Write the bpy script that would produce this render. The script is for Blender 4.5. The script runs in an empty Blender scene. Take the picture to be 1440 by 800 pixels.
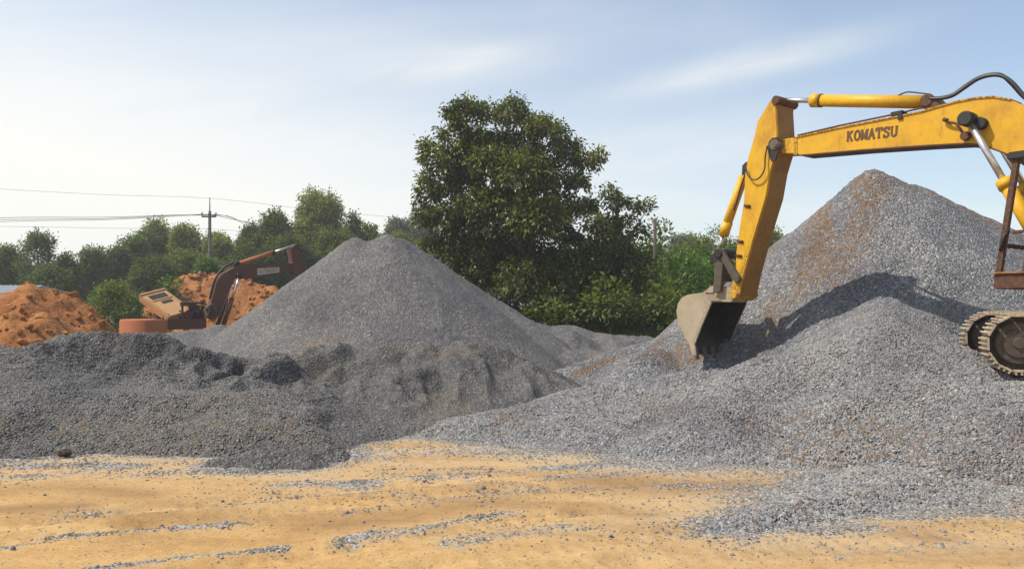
import bpy, bmesh, math, random
import numpy as np
from mathutils import Vector, Matrix
random.seed(7)
S = bpy.context.scene
COL = S.collection
F, CX, HY, CZ = 1130.0, 720.0, 430.0, 2.0      # photograph: focal in px, centre column, horizon row, eye height

def P(px, py, Y):
    return Vector(((px-CX)*Y/F, Y, CZ-(py-HY)*Y/F))
def G(px, py):                                   # a point on level ground
    Y = CZ*F/(py-HY)
    return ((px-CX)*Y/F, Y)

# ---------------------------------------------------------------- noise
def _hash(ix, iy, seed):
    h = (ix.astype(np.int64)*374761393 + iy.astype(np.int64)*668265263 + seed*144269) & 0x7fffffff
    h = ((h ^ (h >> 13))*1274126177) & 0x7fffffff
    return ((h ^ (h >> 16)) & 0xffff)/65535.0
def vnoise(x, y, seed=0):
    ix, iy = np.floor(x), np.floor(y)
    fx, fy = x-ix, y-iy
    fx = fx*fx*fx*(fx*(fx*6-15)+10); fy = fy*fy*fy*(fy*(fy*6-15)+10)
    a, b = _hash(ix, iy, seed), _hash(ix+1, iy, seed)
    c, d = _hash(ix, iy+1, seed), _hash(ix+1, iy+1, seed)
    return (a+(b-a)*fx)*(1-fy)+(c+(d-c)*fx)*fy
def fbm(x, y, seed=0, octv=4, gain=0.5):
    s, a, t = 0.0, 1.0, 0.0
    for o in range(octv):
        s = s+a*(vnoise(x*2**o+o*17.3, y*2**o-o*9.1, seed+o)*2-1); t += a; a *= gain
    return s/t
def sstep(a, b, x):
    t = np.clip((x-a)/(b-a), 0, 1)
    return t*t*(3-2*t)

# ---------------------------------------------------------------- object helpers
def tag(o, label=None, cat=None, group=None, kind=None):
    if label: o['label'] = label
    if cat: o['category'] = cat
    if group: o['group'] = group
    if kind: o['kind'] = kind
    return o
def empty(name, loc, label, cat, group=None):
    o = bpy.data.objects.new(name, None); COL.objects.link(o); o.location = loc
    o.empty_display_size = 0.2
    return tag(o, label, cat, group)
def link(name, me, mat=None, parent=None):
    o = bpy.data.objects.new(name, me); COL.objects.link(o)
    if mat: me.materials.append(mat)
    if parent:
        o.parent = parent
        r = parent
        off = Vector((0, 0, 0))
        while r:
            off += r.location; r = r.parent
        o.location = -off                         # geometry is written in world coordinates
    return o
def np_mesh(name, verts, faces, smooth=False):
    """verts (n,3); faces (m,k)"""
    me = bpy.data.meshes.new(name)
    verts = np.asarray(verts, dtype=np.float32); faces = np.asarray(faces, dtype=np.int32)
    m, k = faces.shape
    me.vertices.add(len(verts)); me.vertices.foreach_set('co', verts.ravel())
    me.loops.add(m*k); me.loops.foreach_set('vertex_index', faces.ravel())
    me.polygons.add(m)
    me.polygons.foreach_set('loop_start', np.arange(0, m*k, k, dtype=np.int32))
    me.polygons.foreach_set('loop_total', np.full(m, k, dtype=np.int32))
    me.polygons.foreach_set('use_smooth', np.full(m, smooth, dtype=bool))
    me.update(calc_edges=True)
    return me

class MB:
    """collects shapes in one bmesh"""
    def __init__(s): s.bm = bmesh.new()
    def _add(s, bm2, M=None):
        me = bpy.data.meshes.new('t'); bm2.to_mesh(me); bm2.free()
        if M is not None: me.transform(M)
        s.bm.from_mesh(me); bpy.data.meshes.remove(me)
    def box(s, c, ax, ay, az, bevel=0.0):
        """centre, three half-axis vectors"""
        b = bmesh.new(); bmesh.ops.create_cube(b, size=2)
        ax, ay, az = Vector(ax), Vector(ay), Vector(az)
        M = Matrix(((ax.x, ay.x, az.x, c[0]), (ax.y, ay.y, az.y, c[1]), (ax.z, ay.z, az.z, c[2]), (0, 0, 0, 1)))
        bmesh.ops.transform(b, matrix=M, verts=b.verts)
        if bevel: bmesh.ops.bevel(b, geom=b.edges[:], offset=bevel, segments=2, affect='EDGES', clamp_overlap=True)
        bmesh.ops.recalc_face_normals(b, faces=b.faces)
        s._add(b); return s
    def prism(s, pts, vec, bevel=0.0):
        """polygon of 3-D points pushed along vec"""
        b = bmesh.new(); vec = Vector(vec)
        v0 = [b.verts.new(p) for p in pts]; v1 = [b.verts.new(Vector(p)+vec) for p in pts]
        n = len(pts)
        b.faces.new(v0); b.faces.new(v1[::-1])
        for i in range(n): b.faces.new((v0[i], v1[i], v1[(i+1) % n], v0[(i+1) % n]))
        bmesh.ops.recalc_face_normals(b, faces=b.faces)
        if bevel: bmesh.ops.bevel(b, geom=b.edges[:], offset=bevel, segments=2, affect='EDGES', clamp_overlap=True)
        s._add(b); return s
    def cyl(s, a, b_, r, r2=None, seg=20, bevel=0.0):
        a, b_ = Vector(a), Vector(b_); d = b_-a
        b = bmesh.new()
        bmesh.ops.create_cone(b, cap_ends=True, segments=seg, radius1=r, radius2=r if r2 is None else r2, depth=d.length)
        if bevel:
            es = [e for e in b.edges if len(e.link_faces) == 2 and any(len(f.verts) > 4 for f in e.link_faces)]
            bmesh.ops.bevel(b, geom=es, offset=bevel, segments=2, affect='EDGES')
        M = Matrix.Translation((a+b_)/2) @ Vector((0, 0, 1)).rotation_difference(d).to_matrix().to_4x4()
        for f in b.faces: f.smooth = len(f.verts) == 4
        s._add(b, M); return s
    def tube(s, pts, r, seg=8, radii=None):
        pts = [Vector(p) for p in pts]
        b = bmesh.new(); rings = []
        up = Vector((0.13, 0.21, 0.97))
        for i, p in enumerate(pts):
            t = (pts[min(i+1, len(pts)-1)]-pts[max(i-1, 0)]).normalized()
            u = t.cross(up).normalized(); w = t.cross(u)
            rr = radii[i] if radii else r
            rings.append([b.verts.new(p+(u*math.cos(2*math.pi*k/seg)+w*math.sin(2*math.pi*k/seg))*rr) for k in range(seg)])
        for i in range(len(rings)-1):
            for k in range(seg):
                f = b.faces.new((rings[i][k], rings[i][(k+1) % seg], rings[i+1][(k+1) % seg], rings[i+1][k])); f.smooth = True
        b.faces.new(rings[0][::-1]); b.faces.new(rings[-1])
        s._add(b); return s
    def build(s, name, mat, parent=None):
        me = bpy.data.meshes.new(name); s.bm.to_mesh(me); s.bm.free()
        return link(name, me, mat, parent)

def spline(pts, n):
    """Catmull-Rom through 3-D points"""
    pts = [Vector(p) for p in pts]; out = []
    for i in range(len(pts)-1):
        p0, p1, p2, p3 = pts[max(i-1, 0)], pts[i], pts[i+1], pts[min(i+2, len(pts)-1)]
        for k in range(n):
            t = k/n
            out.append(0.5*((2*p1)+(p2-p0)*t+(2*p0-5*p1+4*p2-p3)*t*t+(3*p1-p0-3*p2+p3)*t**3))
    out.append(pts[-1]); return out

# ---------------------------------------------------------------- materials
class NT:
    def __init__(s, name):
        s.m = bpy.data.materials.new(name); s.m.use_nodes = True
        s.t = s.m.node_tree; s.t.nodes.clear()
    def n(s, ty, ins=None, **kw):
        nd = s.t.nodes.new(ty)
        for k, v in kw.items(): setattr(nd, k, v)
        for k, v in (ins or {}).items():
            if isinstance(v, bpy.types.NodeSocket): s.t.links.new(v, nd.inputs[k])
            else: nd.inputs[k].default_value = v
        return nd
    def mix(s, f, a, b, blend='MIX'):
        nd = s.t.nodes.new('ShaderNodeMix'); nd.data_type = 'RGBA'; nd.blend_type = blend
        for i, v in ((0, f), (6, a), (7, b)):
            if isinstance(v, bpy.types.NodeSocket): s.t.links.new(v, nd.inputs[i])
            else: nd.inputs[i].default_value = v if i == 0 else (*v, 1) if len(v) == 3 else v
        return nd.outputs[2]
    def math(s, op, a, b=0.0, clamp=False):
        nd = s.t.nodes.new('ShaderNodeMath'); nd.operation = op; nd.use_clamp = clamp
        for i, v in ((0, a), (1, b)):
            if isinstance(v, bpy.types.NodeSocket): s.t.links.new(v, nd.inputs[i])
            else: nd.inputs[i].default_value = v
        return nd.outputs[0]
    def ramp(s, fac, stops):
        nd = s.t.nodes.new('ShaderNodeValToRGB'); cr = nd.color_ramp
        while len(cr.elements) < len(stops): cr.elements.new(0.5)
        for e, (p, c) in zip(cr.elements, stops):
            e.position = p; e.color = (*c, 1) if len(c) == 3 else c
        s.t.links.new(fac, nd.inputs[0]); return nd.outputs[0]
    def step(s, fac, a, b):
        nd = s.t.nodes.new('ShaderNodeMapRange'); nd.interpolation_type = 'SMOOTHSTEP'
        s.t.links.new(fac, nd.inputs[0]); nd.inputs[1].default_value = a; nd.inputs[2].default_value = b
        return nd.outputs[0]
    def geo(s): return s.n('ShaderNodeNewGeometry')
    def noise(s, vec, scale, detail=4, rough=0.55):
        return s.n('ShaderNodeTexNoise', {'Vector': vec, 'Scale': scale, 'Detail': detail, 'Roughness': rough}).outputs[0]
    def scale(s, vec, xyz):
        return s.n('ShaderNodeMapping', {'Vector': vec, 'Scale': xyz}).outputs[0]
    def out(s, bsdf):
        s.n('ShaderNodeOutputMaterial', {'Surface': bsdf}); return s.m
    def principled(s, col, rough=0.6, metal=0.0, normal=None, spec=0.5):
        ins = {'Base Color': col if isinstance(col, bpy.types.NodeSocket) else (*col, 1), 'Roughness': rough, 'Metallic': metal, 'Specular IOR Level': spec}
        if normal is not None: ins['Normal'] = normal
        return s.n('ShaderNodeBsdfPrincipled', ins).outputs[0]

def gravel_mat(name, dark, mid, light, scale, stain=None, bump=0.6, dist=0.03, stain_amt=0.0):
    t = NT(name); p = t.geo().outputs['Position']
    w = t.n('ShaderNodeTexNoise', {'Vector': p, 'Scale': scale*0.6, 'Detail': 2}).outputs[1]
    pv = t.n('ShaderNodeVectorMath', {0: p, 1: t.n('ShaderNodeVectorMath', {0: w, 'Scale': 0.5/scale}, operation='SCALE').outputs[0]}, operation='ADD').outputs[0]
    v1 = t.n('ShaderNodeTexVoronoi', {'Vector': pv, 'Scale': scale})
    v2 = t.n('ShaderNodeTexVoronoi', {'Vector': pv, 'Scale': scale*2.3})
    r1 = t.n('ShaderNodeSeparateColor', {0: v1.outputs['Color']})
    c = t.ramp(r1.outputs[0], [(0.0, dark), (0.55, mid), (0.9, light), (1.0, tuple(min(1, x*1.5) for x in light))])
    r2 = t.n('ShaderNodeSeparateColor', {0: v2.outputs['Color']})
    c = t.mix(0.35, c, t.ramp(r2.outputs[0], [(0.0, dark), (1.0, light)]))
    big = t.noise(p, 0.55, 5, 0.6)
    c = t.mix(1.0, c, t.ramp(big, [(0.3, (0.66, 0.66, 0.68)), (0.5, (0.95, 0.95, 0.95)), (0.7, (1.15, 1.12, 1.07))]), 'MULTIPLY')
    if stain is not None:
        at = t.n('ShaderNodeAttribute', attribute_name='stain').outputs['Fac']
        nz = t.noise(p, 7, 5, 0.7)
        f = t.math('MULTIPLY', at, t.step(nz, 0.36, 0.62), True)
        f = t.math('MULTIPLY', f, t.math('ADD', 0.35, r1.outputs[1]), True)
        c = t.mix(f, c, stain)
    h = t.math('ADD', t.math('MULTIPLY', v1.outputs['Distance'], -1.0), t.math('MULTIPLY', v2.outputs['Distance'], -0.4))
    h = t.math('ADD', h, t.math('MULTIPLY', r1.outputs[2], 0.5))
    bm = t.n('ShaderNodeBump', {'Height': h, 'Strength': bump, 'Distance': dist})
    return t.out(t.principled(c, 0.85, normal=bm.outputs[0], spec=0.25))

def stone_mat(name, stops):
    t = NT(name); g = t.geo()
    c = t.ramp(g.outputs['Random Per Island'], stops)
    c = t.mix(0.35, c, t.ramp(t.noise(g.outputs['Position'], 60, 3), [(0.3, (0.1, 0.1, 0.1)), (0.7, (0.4, 0.39, 0.38))]))
    c = t.mix(1.0, c, t.ramp(t.noise(g.outputs['Position'], 0.55, 5, 0.6), [(0.3, (0.64, 0.64, 0.67)), (0.5, (0.93, 0.93, 0.93)), (0.7, (1.14, 1.1, 1.05))]), 'MULTIPLY')
    return t.out(t.principled(c, 0.8, spec=0.3))

def sand_mat():
    t = NT('sand'); p = t.geo().outputs['Position']
    st = t.scale(p, (0.22, 1.3, 1.0))
    n1 = t.noise(st, 1.3, 6, 0.62); n2 = t.noise(p, 0.25, 3); n3 = t.noise(p, 9, 5, 0.65); n4 = t.noise(p, 70, 3, 0.7)
    n5 = t.noise(t.scale(p, (0.16, 0.8, 1.0)), 1.1, 5, 0.6)
    c = t.ramp(n1, [(0.28, (0.27, 0.145, 0.052)), (0.47, (0.44, 0.265, 0.098)), (0.68, (0.56, 0.37, 0.155))])
    c = t.mix(t.math('MULTIPLY', t.step(n5, 0.50, 0.66), 0.75), c, (0.22, 0.12, 0.048))
    c = t.mix(t.math('MULTIPLY', t.step(n2, 0.5, 0.7), 0.4), c, (0.52, 0.355, 0.165))
    c = t.mix(0.30, c, t.ramp(n3, [(0.32, (0.22, 0.122, 0.048)), (0.6, (0.54, 0.34, 0.13))]))
    c = t.mix(0.22, c, t.ramp(n4, [(0.35, (0.17, 0.105, 0.055)), (0.62, (0.58, 0.40, 0.2))]))
    grit = t.n('ShaderNodeTexVoronoi', {'Vector': p, 'Scale': 55.0})
    gr = t.n('ShaderNodeSeparateColor', {0: grit.outputs['Color']})
    c = t.mix(t.math('MULTIPLY', t.step(t.math('ADD', gr.outputs[0], t.math('MULTIPLY', n3, 0.5)), 1.16, 1.2), 0.7), c, (0.17, 0.135, 0.105))
    du = t.n('ShaderNodeAttribute', attribute_name='dust').outputs['Fac']
    c = t.mix(t.math('MULTIPLY', du, t.step(t.math('ADD', n1, t.math('MULTIPLY', n3, 0.5)), 0.45, 0.85)), c, (0.40, 0.31, 0.205))
    br = t.n('ShaderNodeAttribute', attribute_name='damp').outputs['Fac']
    c = t.mix(t.math('MULTIPLY', br, t.step(t.math('ADD', n1, t.math('MULTIPLY', n3, 0.4)), 0.5, 0.8)), c, (0.20, 0.115, 0.055))
    # fine stone trodden into the sand
    at = t.n('ShaderNodeAttribute', attribute_name='gravel').outputs['Fac']
    v = t.n('ShaderNodeTexVoronoi', {'Vector': p, 'Scale': 38.0})
    r = t.n('ShaderNodeSeparateColor', {0: v.outputs['Color']})
    gcol = t.ramp(r.outputs[0], [(0.0, (0.11, 0.105, 0.10)), (0.6, (0.24, 0.23, 0.22)), (1.0, (0.42, 0.40, 0.37))])
    thr = t.math('SUBTRACT', at, t.math('MULTIPLY', t.math('ADD', t.math('MULTIPLY', r.outputs[1], 0.45), t.math('MULTIPLY', n3, 0.55)), 1.0))
    f = t.step(thr, -0.06, 0.10)
    c = t.mix(f, c, gcol)
    # soil and leaf litter further back
    y = t.n('ShaderNodeSeparateXYZ', {0: p}).outputs[1]
    far = t.step(t.math('ADD', y, t.math('MULTIPLY', n1, 6.0)), 26, 33)
    c = t.mix(far, c, t.ramp(n3, [(0.3, (0.05, 0.06, 0.02)), (0.7, (0.14, 0.12, 0.05))]))
    h = t.math('ADD', t.math('MULTIPLY', n3, 0.6), t.math('MULTIPLY', n4, 0.35))
    h = t.math('SUBTRACT', h, t.math('MULTIPLY', t.math('MULTIPLY', v.outputs['Distance'], f), 0.8))
    bm = t.n('ShaderNodeBump', {'Height': h, 'Strength': 0.75, 'Distance': 0.025})
    return t.out(t.principled(c, 0.9, normal=bm.outputs[0], spec=0.15))

def earth_mat():
    t = NT('orange_earth'); p = t.geo().outputs['Position']
    n1 = t.noise(p, 0.9, 6, 0.65); n2 = t.noise(p, 5, 5, 0.7)
    c = t.ramp(n1, [(0.3, (0.17, 0.058, 0.02)), (0.48, (0.34, 0.13, 0.042)), (0.7, (0.52, 0.26, 0.10))])
    c = t.mix(0.45, c, t.ramp(n2, [(0.3, (0.13, 0.048, 0.018)), (0.65, (0.42, 0.20, 0.08))]))
    bm = t.n('ShaderNodeBump', {'Height': n2, 'Strength': 0.9, 'Distance': 0.15})
    return t.out(t.principled(c, 0.95, normal=bm.outputs[0], spec=0.1))

def paint_mat(name, col, dirt, rust, dirt_amt=0.5, rust_amt=0.5, rough=0.45, scl=1.0):
    t = NT(name); g = t.geo(); p = g.outputs['Position']
    n1 = t.noise(p, 1.6*scl, 6, 0.65); n2 = t.noise(t.scale(p, (1, 1, 0.25)), 9*scl, 5, 0.7); n3 = t.noise(p, 30*scl, 3, 0.6)
    c = t.mix(t.math('MULTIPLY', t.step(n1, 0.42, 0.75), dirt_amt), (*col, 1), dirt)
    c = t.mix(t.math('MULTIPLY', t.step(n2, 0.52, 0.78), dirt_amt), c, dirt)
    edge = t.step(g.outputs['Pointiness'], 0.52, 0.60)
    chips = t.step(t.math('ADD', t.math('MULTIPLY', n3, 0.6), t.math("MULTIPLY", n2, 0.4)), 0.64, 0.69)
    f = t.math('MULTIPLY', t.math('MAXIMUM', chips, t.math('MULTIPLY', edge, t.step(n3, 0.4, 0.6))), rust_amt, True)
    c = t.mix(f, c, rust)
    r = t.math('ADD', rough, t.math('MULTIPLY', n1, 0.25))
    bm = t.n('ShaderNodeBump', {'Height': n3, 'Strength': 0.12, 'Distance': 0.01})
    return t.out(t.principled(c, r, normal=bm.outputs[0], spec=0.4))
def plain_mat(name, col, rough=0.5, metal=0.0, var=0.3, scl=12):
    t = NT(name); p = t.geo().outputs['Position']
    n = t.noise(p, scl, 4, 0.65)
    c = t.mix(1.0, (*col, 1), t.ramp(n, [(0.3, (1-var,)*3), (0.7, (1+var*0.5,)*3)]), 'MULTIPLY')
    return t.out(t.principled(c, rough, metal))
def leaf_mat(name, cols, trans=0.3, rough=0.5, spec=0.35):
    t = NT(name); g = t.geo()
    n = t.noise(g.outputs['Position'], 0.45, 3, 0.6)
    r = t.math('ADD', t.math('MULTIPLY', g.outputs['Random Per Island'], 0.55), t.math('MULTIPLY', n, 0.5))
    c = t.ramp(r, [(0.15, cols[0]), (0.48, cols[1]), (0.78, cols[2])])
    b = t.principled(c, rough, spec=spec)
    tr = t.n('ShaderNodeBsdfTranslucent', {'Color': t.mix(1.0, c, (1.5, 1.6, 0.6), 'MULTIPLY')}).outputs[0]
    return t.out(t.n('ShaderNodeMixShader', {0: trans, 1: b, 2: tr}).outputs[0])
def bark_mat(name, a, b):
    t = NT(name); p = t.geo().outputs['Position']
    n = t.noise(t.scale(p, (1, 1, 0.3)), 9, 6, 0.7)
    bm = t.n('ShaderNodeBump', {'Height': n, 'Strength': 0.8, 'Distance': 0.05})
    return t.out(t.principled(t.ramp(n, [(0.3, a), (0.7, b)]), 0.9, normal=bm.outputs[0], spec=0.1))

M = {}
M['crushed'] = gravel_mat('crushed_stone', (0.075, 0.08, 0.09), (0.195, 0.20, 0.212), (0.345, 0.35, 0.362), 24, stain=(0.205, 0.122, 0.062), bump=1.0, dist=0.05)
M['grey'] = gravel_mat('grey_chippings', (0.07, 0.069, 0.071), (0.132, 0.129, 0.131), (0.205, 0.20, 0.201), 30, stain=(0.23, 0.15, 0.08), bump=0.8, dist=0.03)
M['dark'] = gravel_mat('dark_chippings', (0.054, 0.053, 0.054), (0.113, 0.111, 0.110), (0.188, 0.184, 0.178), 30, stain=(0.20, 0.145, 0.09), bump=0.9, dist=0.035)
M['stones'] = stone_mat('loose_stone', [(0.0, (0.088, 0.091, 0.10)), (0.4, (0.185, 0.188, 0.197)), (0.8, (0.295, 0.297, 0.304)), (0.93, (0.42, 0.42, 0.42)), (0.97, (0.25, 0.19, 0.13)), (1.0, (0.22, 0.15, 0.09))])
M['ground_stones'] = stone_mat('trodden_stone', [(0.0, (0.09, 0.082, 0.075)), (0.5, (0.19, 0.175, 0.155)), (0.85, (0.30, 0.275, 0.24)), (0.93, (0.38, 0.36, 0.33)), (1.0, (0.22, 0.14, 0.075))])
M['dark_stones'] = stone_mat('loose_dark_stone', [(0.0, (0.05, 0.05, 0.051)), (0.6, (0.112, 0.11, 0.11)), (0.95, (0.20, 0.196, 0.19)), (1.0, (0.17, 0.12, 0.07))])
M['sand'] = sand_mat()
M['earth'] = earth_mat()
M['innerpaint'] = paint_mat('shaded_grimy_yellow_paint', (0.30, 0.14, 0.012), (0.15, 0.07, 0.025), (0.08, 0.035, 0.018), 0.8, 0.3)  # yellow darkened for the shade on the stick's inner face, plus grime
M['bucket_inside'] = plain_mat('shaded_worn_bucket_steel', (0.06, 0.05, 0.042), 0.6, 0.2, 0.4, 8)  # bare worn steel, darkened further to paint in the shade of the mouth
M['ram'] = paint_mat('yellow_ram_paint', (0.62, 0.345, 0.006), (0.42, 0.19, 0.02), (0.16, 0.07, 0.02), 0.35, 0.15, 0.4, 0.5)
M['yellow'] = paint_mat('worn_yellow_paint', (0.60, 0.335, 0.006), (0.34, 0.155, 0.02), (0.10, 0.042, 0.018), 0.75, 0.9)
M['brownpaint'] = paint_mat('faded_brown_paint', (0.105, 0.035, 0.026), (0.15, 0.075, 0.045), (0.05, 0.022, 0.015), 0.6, 0.6, 0.6)
M['orangepaint'] = paint_mat('faded_orange_paint', (0.44, 0.145, 0.06), (0.32, 0.13, 0.06), (0.12, 0.05, 0.03), 0.5, 0.3, 0.7)
M['tanpaint'] = paint_mat('dusty_tan_paint', (0.50, 0.29, 0.13), (0.36, 0.19, 0.08), (0.10, 0.05, 0.03), 0.5, 0.4, 0.7)
M['cabpaint'] = paint_mat('rusted_frame_paint', (0.045, 0.026, 0.022), (0.12, 0.055, 0.03), (0.16, 0.07, 0.03), 0.6, 0.6, 0.65)
M['rust'] = plain_mat('rusty_steel', (0.10, 0.045, 0.025), 0.8, 0.1, 0.5, 14)
M['sillrust'] = plain_mat('rusty_floor_plate', (0.27, 0.135, 0.055), 0.8, 0.0, 0.5, 9)
M['bucket'] = paint_mat('muddy_bucket_steel', (0.38, 0.32, 0.235), (0.28, 0.21, 0.135), (0.14, 0.09, 0.06), 0.6, 0.6, 0.8, 1.4)
M['dirtysteel'] = plain_mat('dusty_dark_steel', (0.14, 0.105, 0.075), 0.75, 0.1, 0.5, 12)
M['linksteel'] = plain_mat('greasy_link_steel', (0.085, 0.066, 0.05), 0.7, 0.1, 0.5, 10)
M['chrome'] = plain_mat('chrome_rod', (0.62, 0.62, 0.63), 0.28, 0.85, 0.2, 5)
M['rubber'] = plain_mat('black_rubber', (0.022, 0.022, 0.024), 0.5, 0.0, 0.3, 20)
M['black'] = plain_mat('greasy_black', (0.02, 0.017, 0.015), 0.55, 0.1, 0.5, 14)
M['shoe'] = plain_mat('worn_track_steel', (0.46, 0.38, 0.28), 0.65, 0.2, 0.5, 16)
M['trackdark'] = plain_mat('greasy_track_frame', (0.032, 0.024, 0.018), 0.75, 0.1, 0.5, 10)
M['wheel'] = plain_mat('dusty_idler_steel', (0.085, 0.065, 0.048), 0.8, 0.1, 0.5, 8)
M['letter'] = plain_mat('faded_letter_paint', (0.11, 0.05, 0.018), 0.7, 0.0, 0.4, 25)
M['white'] = plain_mat('dusty_white_paint', (0.50, 0.44, 0.37), 0.7, 0.0, 0.2, 6)
M['pale_letter'] = plain_mat('worn_brown_letter_paint', (0.26, 0.2, 0.16), 0.7)
M['concrete'] = plain_mat('weathered_concrete', (0.085, 0.08, 0.072), 0.85, 0, 0.3, 4)
M['postwood'] = plain_mat('grey_timber', (0.07, 0.06, 0.05), 0.9, 0, 0.4, 9)
M['wire'] = plain_mat('power_cable', (0.03, 0.03, 0.032), 0.9)
M['porcelain'] = plain_mat('porcelain', (0.3, 0.27, 0.24), 0.35)
M['wall'] = plain_mat('rendered_wall', (0.42, 0.40, 0.37), 0.9, 0, 0.25, 2)
M['roof'] = plain_mat('pale_metal_roof', (0.52, 0.55, 0.58), 0.5, 0.2, 0.15, 3)
M['seat'] = plain_mat('torn_black_vinyl', (0.03, 0.03, 0.032), 0.6)
M['clod'] = plain_mat('dried_mud', (0.05, 0.035, 0.025), 0.95, 0, 0.5, 16)
M['bark'] = bark_mat('bark', (0.06, 0.045, 0.03), (0.17, 0.13, 0.09))
M['leaf_main'] = leaf_mat('dark_mango_leaf', [(0.024, 0.034, 0.014), (0.052, 0.070, 0.018), (0.18, 0.19, 0.03)], 0.3, 0.42)
M['leaf_sunlit'] = leaf_mat('sunlit_young_leaf', [(0.05, 0.062, 0.015), (0.13, 0.14, 0.024), (0.27, 0.26, 0.04)], 0.4, 0.45)  # yellow green young leaves, sunlight on the crown put into their colour
M['leaf_mid'] = leaf_mat('mid_green_leaf', [(0.042, 0.07, 0.018), (0.09, 0.13, 0.028), (0.17, 0.20, 0.045)], 0.36, 0.55, 0.25)
M['leaf_bright'] = leaf_mat('bright_green_leaf', [(0.03, 0.075, 0.012), (0.06, 0.135, 0.018), (0.12, 0.20, 0.03)], 0.32)
M['leaf_olive'] = leaf_mat('olive_green_leaf', [(0.08, 0.10, 0.024), (0.16, 0.175, 0.04), (0.26, 0.26, 0.07)], 0.4, 0.6, 0.2)
M['leaf_dark'] = leaf_mat('dark_green_leaf', [(0.035, 0.055, 0.022), (0.068, 0.098, 0.034), (0.13, 0.16, 0.05)], 0.35, 0.6, 0.2)
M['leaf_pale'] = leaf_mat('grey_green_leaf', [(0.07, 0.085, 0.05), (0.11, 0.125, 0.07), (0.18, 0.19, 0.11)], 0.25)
M['grass'] = leaf_mat('rough_grass', [(0.03, 0.06, 0.012), (0.07, 0.10, 0.02), (0.16, 0.15, 0.05)], 0.3)

# ---------------------------------------------------------------- ground
def seg_d(x, y, a, b):
    ax, ay = a[0], a[1]; dx, dy = b[0]-ax, b[1]-ay
    L = dx*dx+dy*dy+1e-9
    t = np.clip(((x-ax)*dx+(y-ay)*dy)/L, 0, 1)
    return np.hypot(x-ax-t*dx, y-ay-t*dy), t
STREAKS = [  # polyline on the ground (photo pixels), half width m, strength
    ([(-40, 776), (40, 764), (95, 750), (200, 746), (340, 734)], 0.085, 1.25),
    ([(120, 800), (190, 792), (270, 782), (380, 770)], 0.07, 1.2),
    ([(70, 726), (95, 720), (150, 719), (290, 711), (420, 703)], 0.08, 0.75),
    ([(480, 762), (560, 752), (610, 744), (690, 727), (720, 722)], 0.10, 1.15),
    ([(470, 725), (540, 713), (600, 713)], 0.06, 0.7),
    ([(400, 681), (520, 677), (600, 670), (720, 662), (900, 652)], 0.22, 0.95),
    ([(470, 640), (640, 634), (780, 640)], 0.40, 0.62), ([(560, 668), (720, 664), (900, 668)], 0.30, 0.75), ([(300, 700), (520, 690), (700, 705)], 0.22, 0.45),
    ([(640, 770), (740, 752), (800, 745)], 0.16, 0.75),
    ([(420, 690), (620, 700), (860, 690)], 0.25, 0.55),
    ([(700, 690), (860, 680), (1000, 690)], 0.35, 0.62),
    ([(1150, 745), (1230, 742)], 0.10, 0.7),
    ([(1350, 722), (1440, 728)], 0.08, 0.6),
    ([(1180, 785), (1290, 770), (1440, 768)], 0.10, 0.45),
    ([(-60, 670), (60, 668), (120, 660)], 0.35, 0.9),
    ([(-60, 655), (60, 655), (180, 655)], 0.30, 0.9),
    ([(180, 668), (300, 662), (420, 655)], 0.2, 0.55),
]
STREAKS = [([G(*p) for p in pl], w, s) for pl, w, s in STREAKS]
def streak_mask(x, y):
    m = np.zeros_like(x)
    xw = x+0.12*fbm(x*2.1, y*2.1, 31, 3); yw = y+0.10*fbm(x*2.4, y*2.4, 37, 3)
    for pl, w, s in STREAKS:
        for a, b in zip(pl[:-1], pl[1:]):
            d, _ = seg_d(xw, yw, a, b)
            m = np.maximum(m, s*np.exp(-(d/(w*1.5))**1.4)*(0.45+0.9*vnoise(x*1.7, y*3.5, 33)))
    return m
RUTS = [([(-200, 790), (200, 736), (700, 690), (1100, 668)], 0.17), ([(-200, 762), (200, 716), (650, 676)], 0.17),
        ([(100, 830), (500, 770), (820, 720), (1200, 700)], 0.15), ([(600, 830), (900, 790), (1440, 740)], 0.18), ([(300, 840), (620, 800), (1000, 745)], 0.15)]
RUTS = [([G(*p) for p in pl], w) for pl, w in RUTS]
def ground_h(x, y):
    near = 1-sstep(14, 22, y)
    z = 0.03*fbm(x*0.35, y*0.6, 3, 2)*near
    z = z+0.008*fbm(x*1.2, y*6.5, 5, 4)*near+0.009*fbm(x*7, y*18, 6, 4)*near+0.006*(_hash(np.floor(x*31), np.floor(y*31), 9)-0.5)*near
    for pl, w in RUTS:
        for a, b in zip(pl[:-1], pl[1:]):
            d, t_r = seg_d(x+0.1*fbm(x, y, 41, 2), y, a, b); L_r = math.hypot(b[0]-a[0], b[1]-a[1])
            z = z-near*0.022*np.exp(-(d/w)**4)*(1+0.16*np.sign(np.sin(t_r*L_r*34)))+near*0.012*np.exp(-((d-w*1.9)/(w*0.6))**2)
    z = z+near*0.012*np.clip(streak_mask(x, y), 0, 1)
    z = z+0.7*sstep(25, 31, y)*(1-sstep(60, 90, y))*sstep(-6, -1, x)          # bank under the trees
    z = z-0.75*np.exp(-(((x+13.5)/7)**2+((y-36)/6)**2))                       # hollow the far machine stands in
    z = z+0.12*fbm(x*0.2, y*0.2, 8, 3)*sstep(22, 30, y)
    return z

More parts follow.
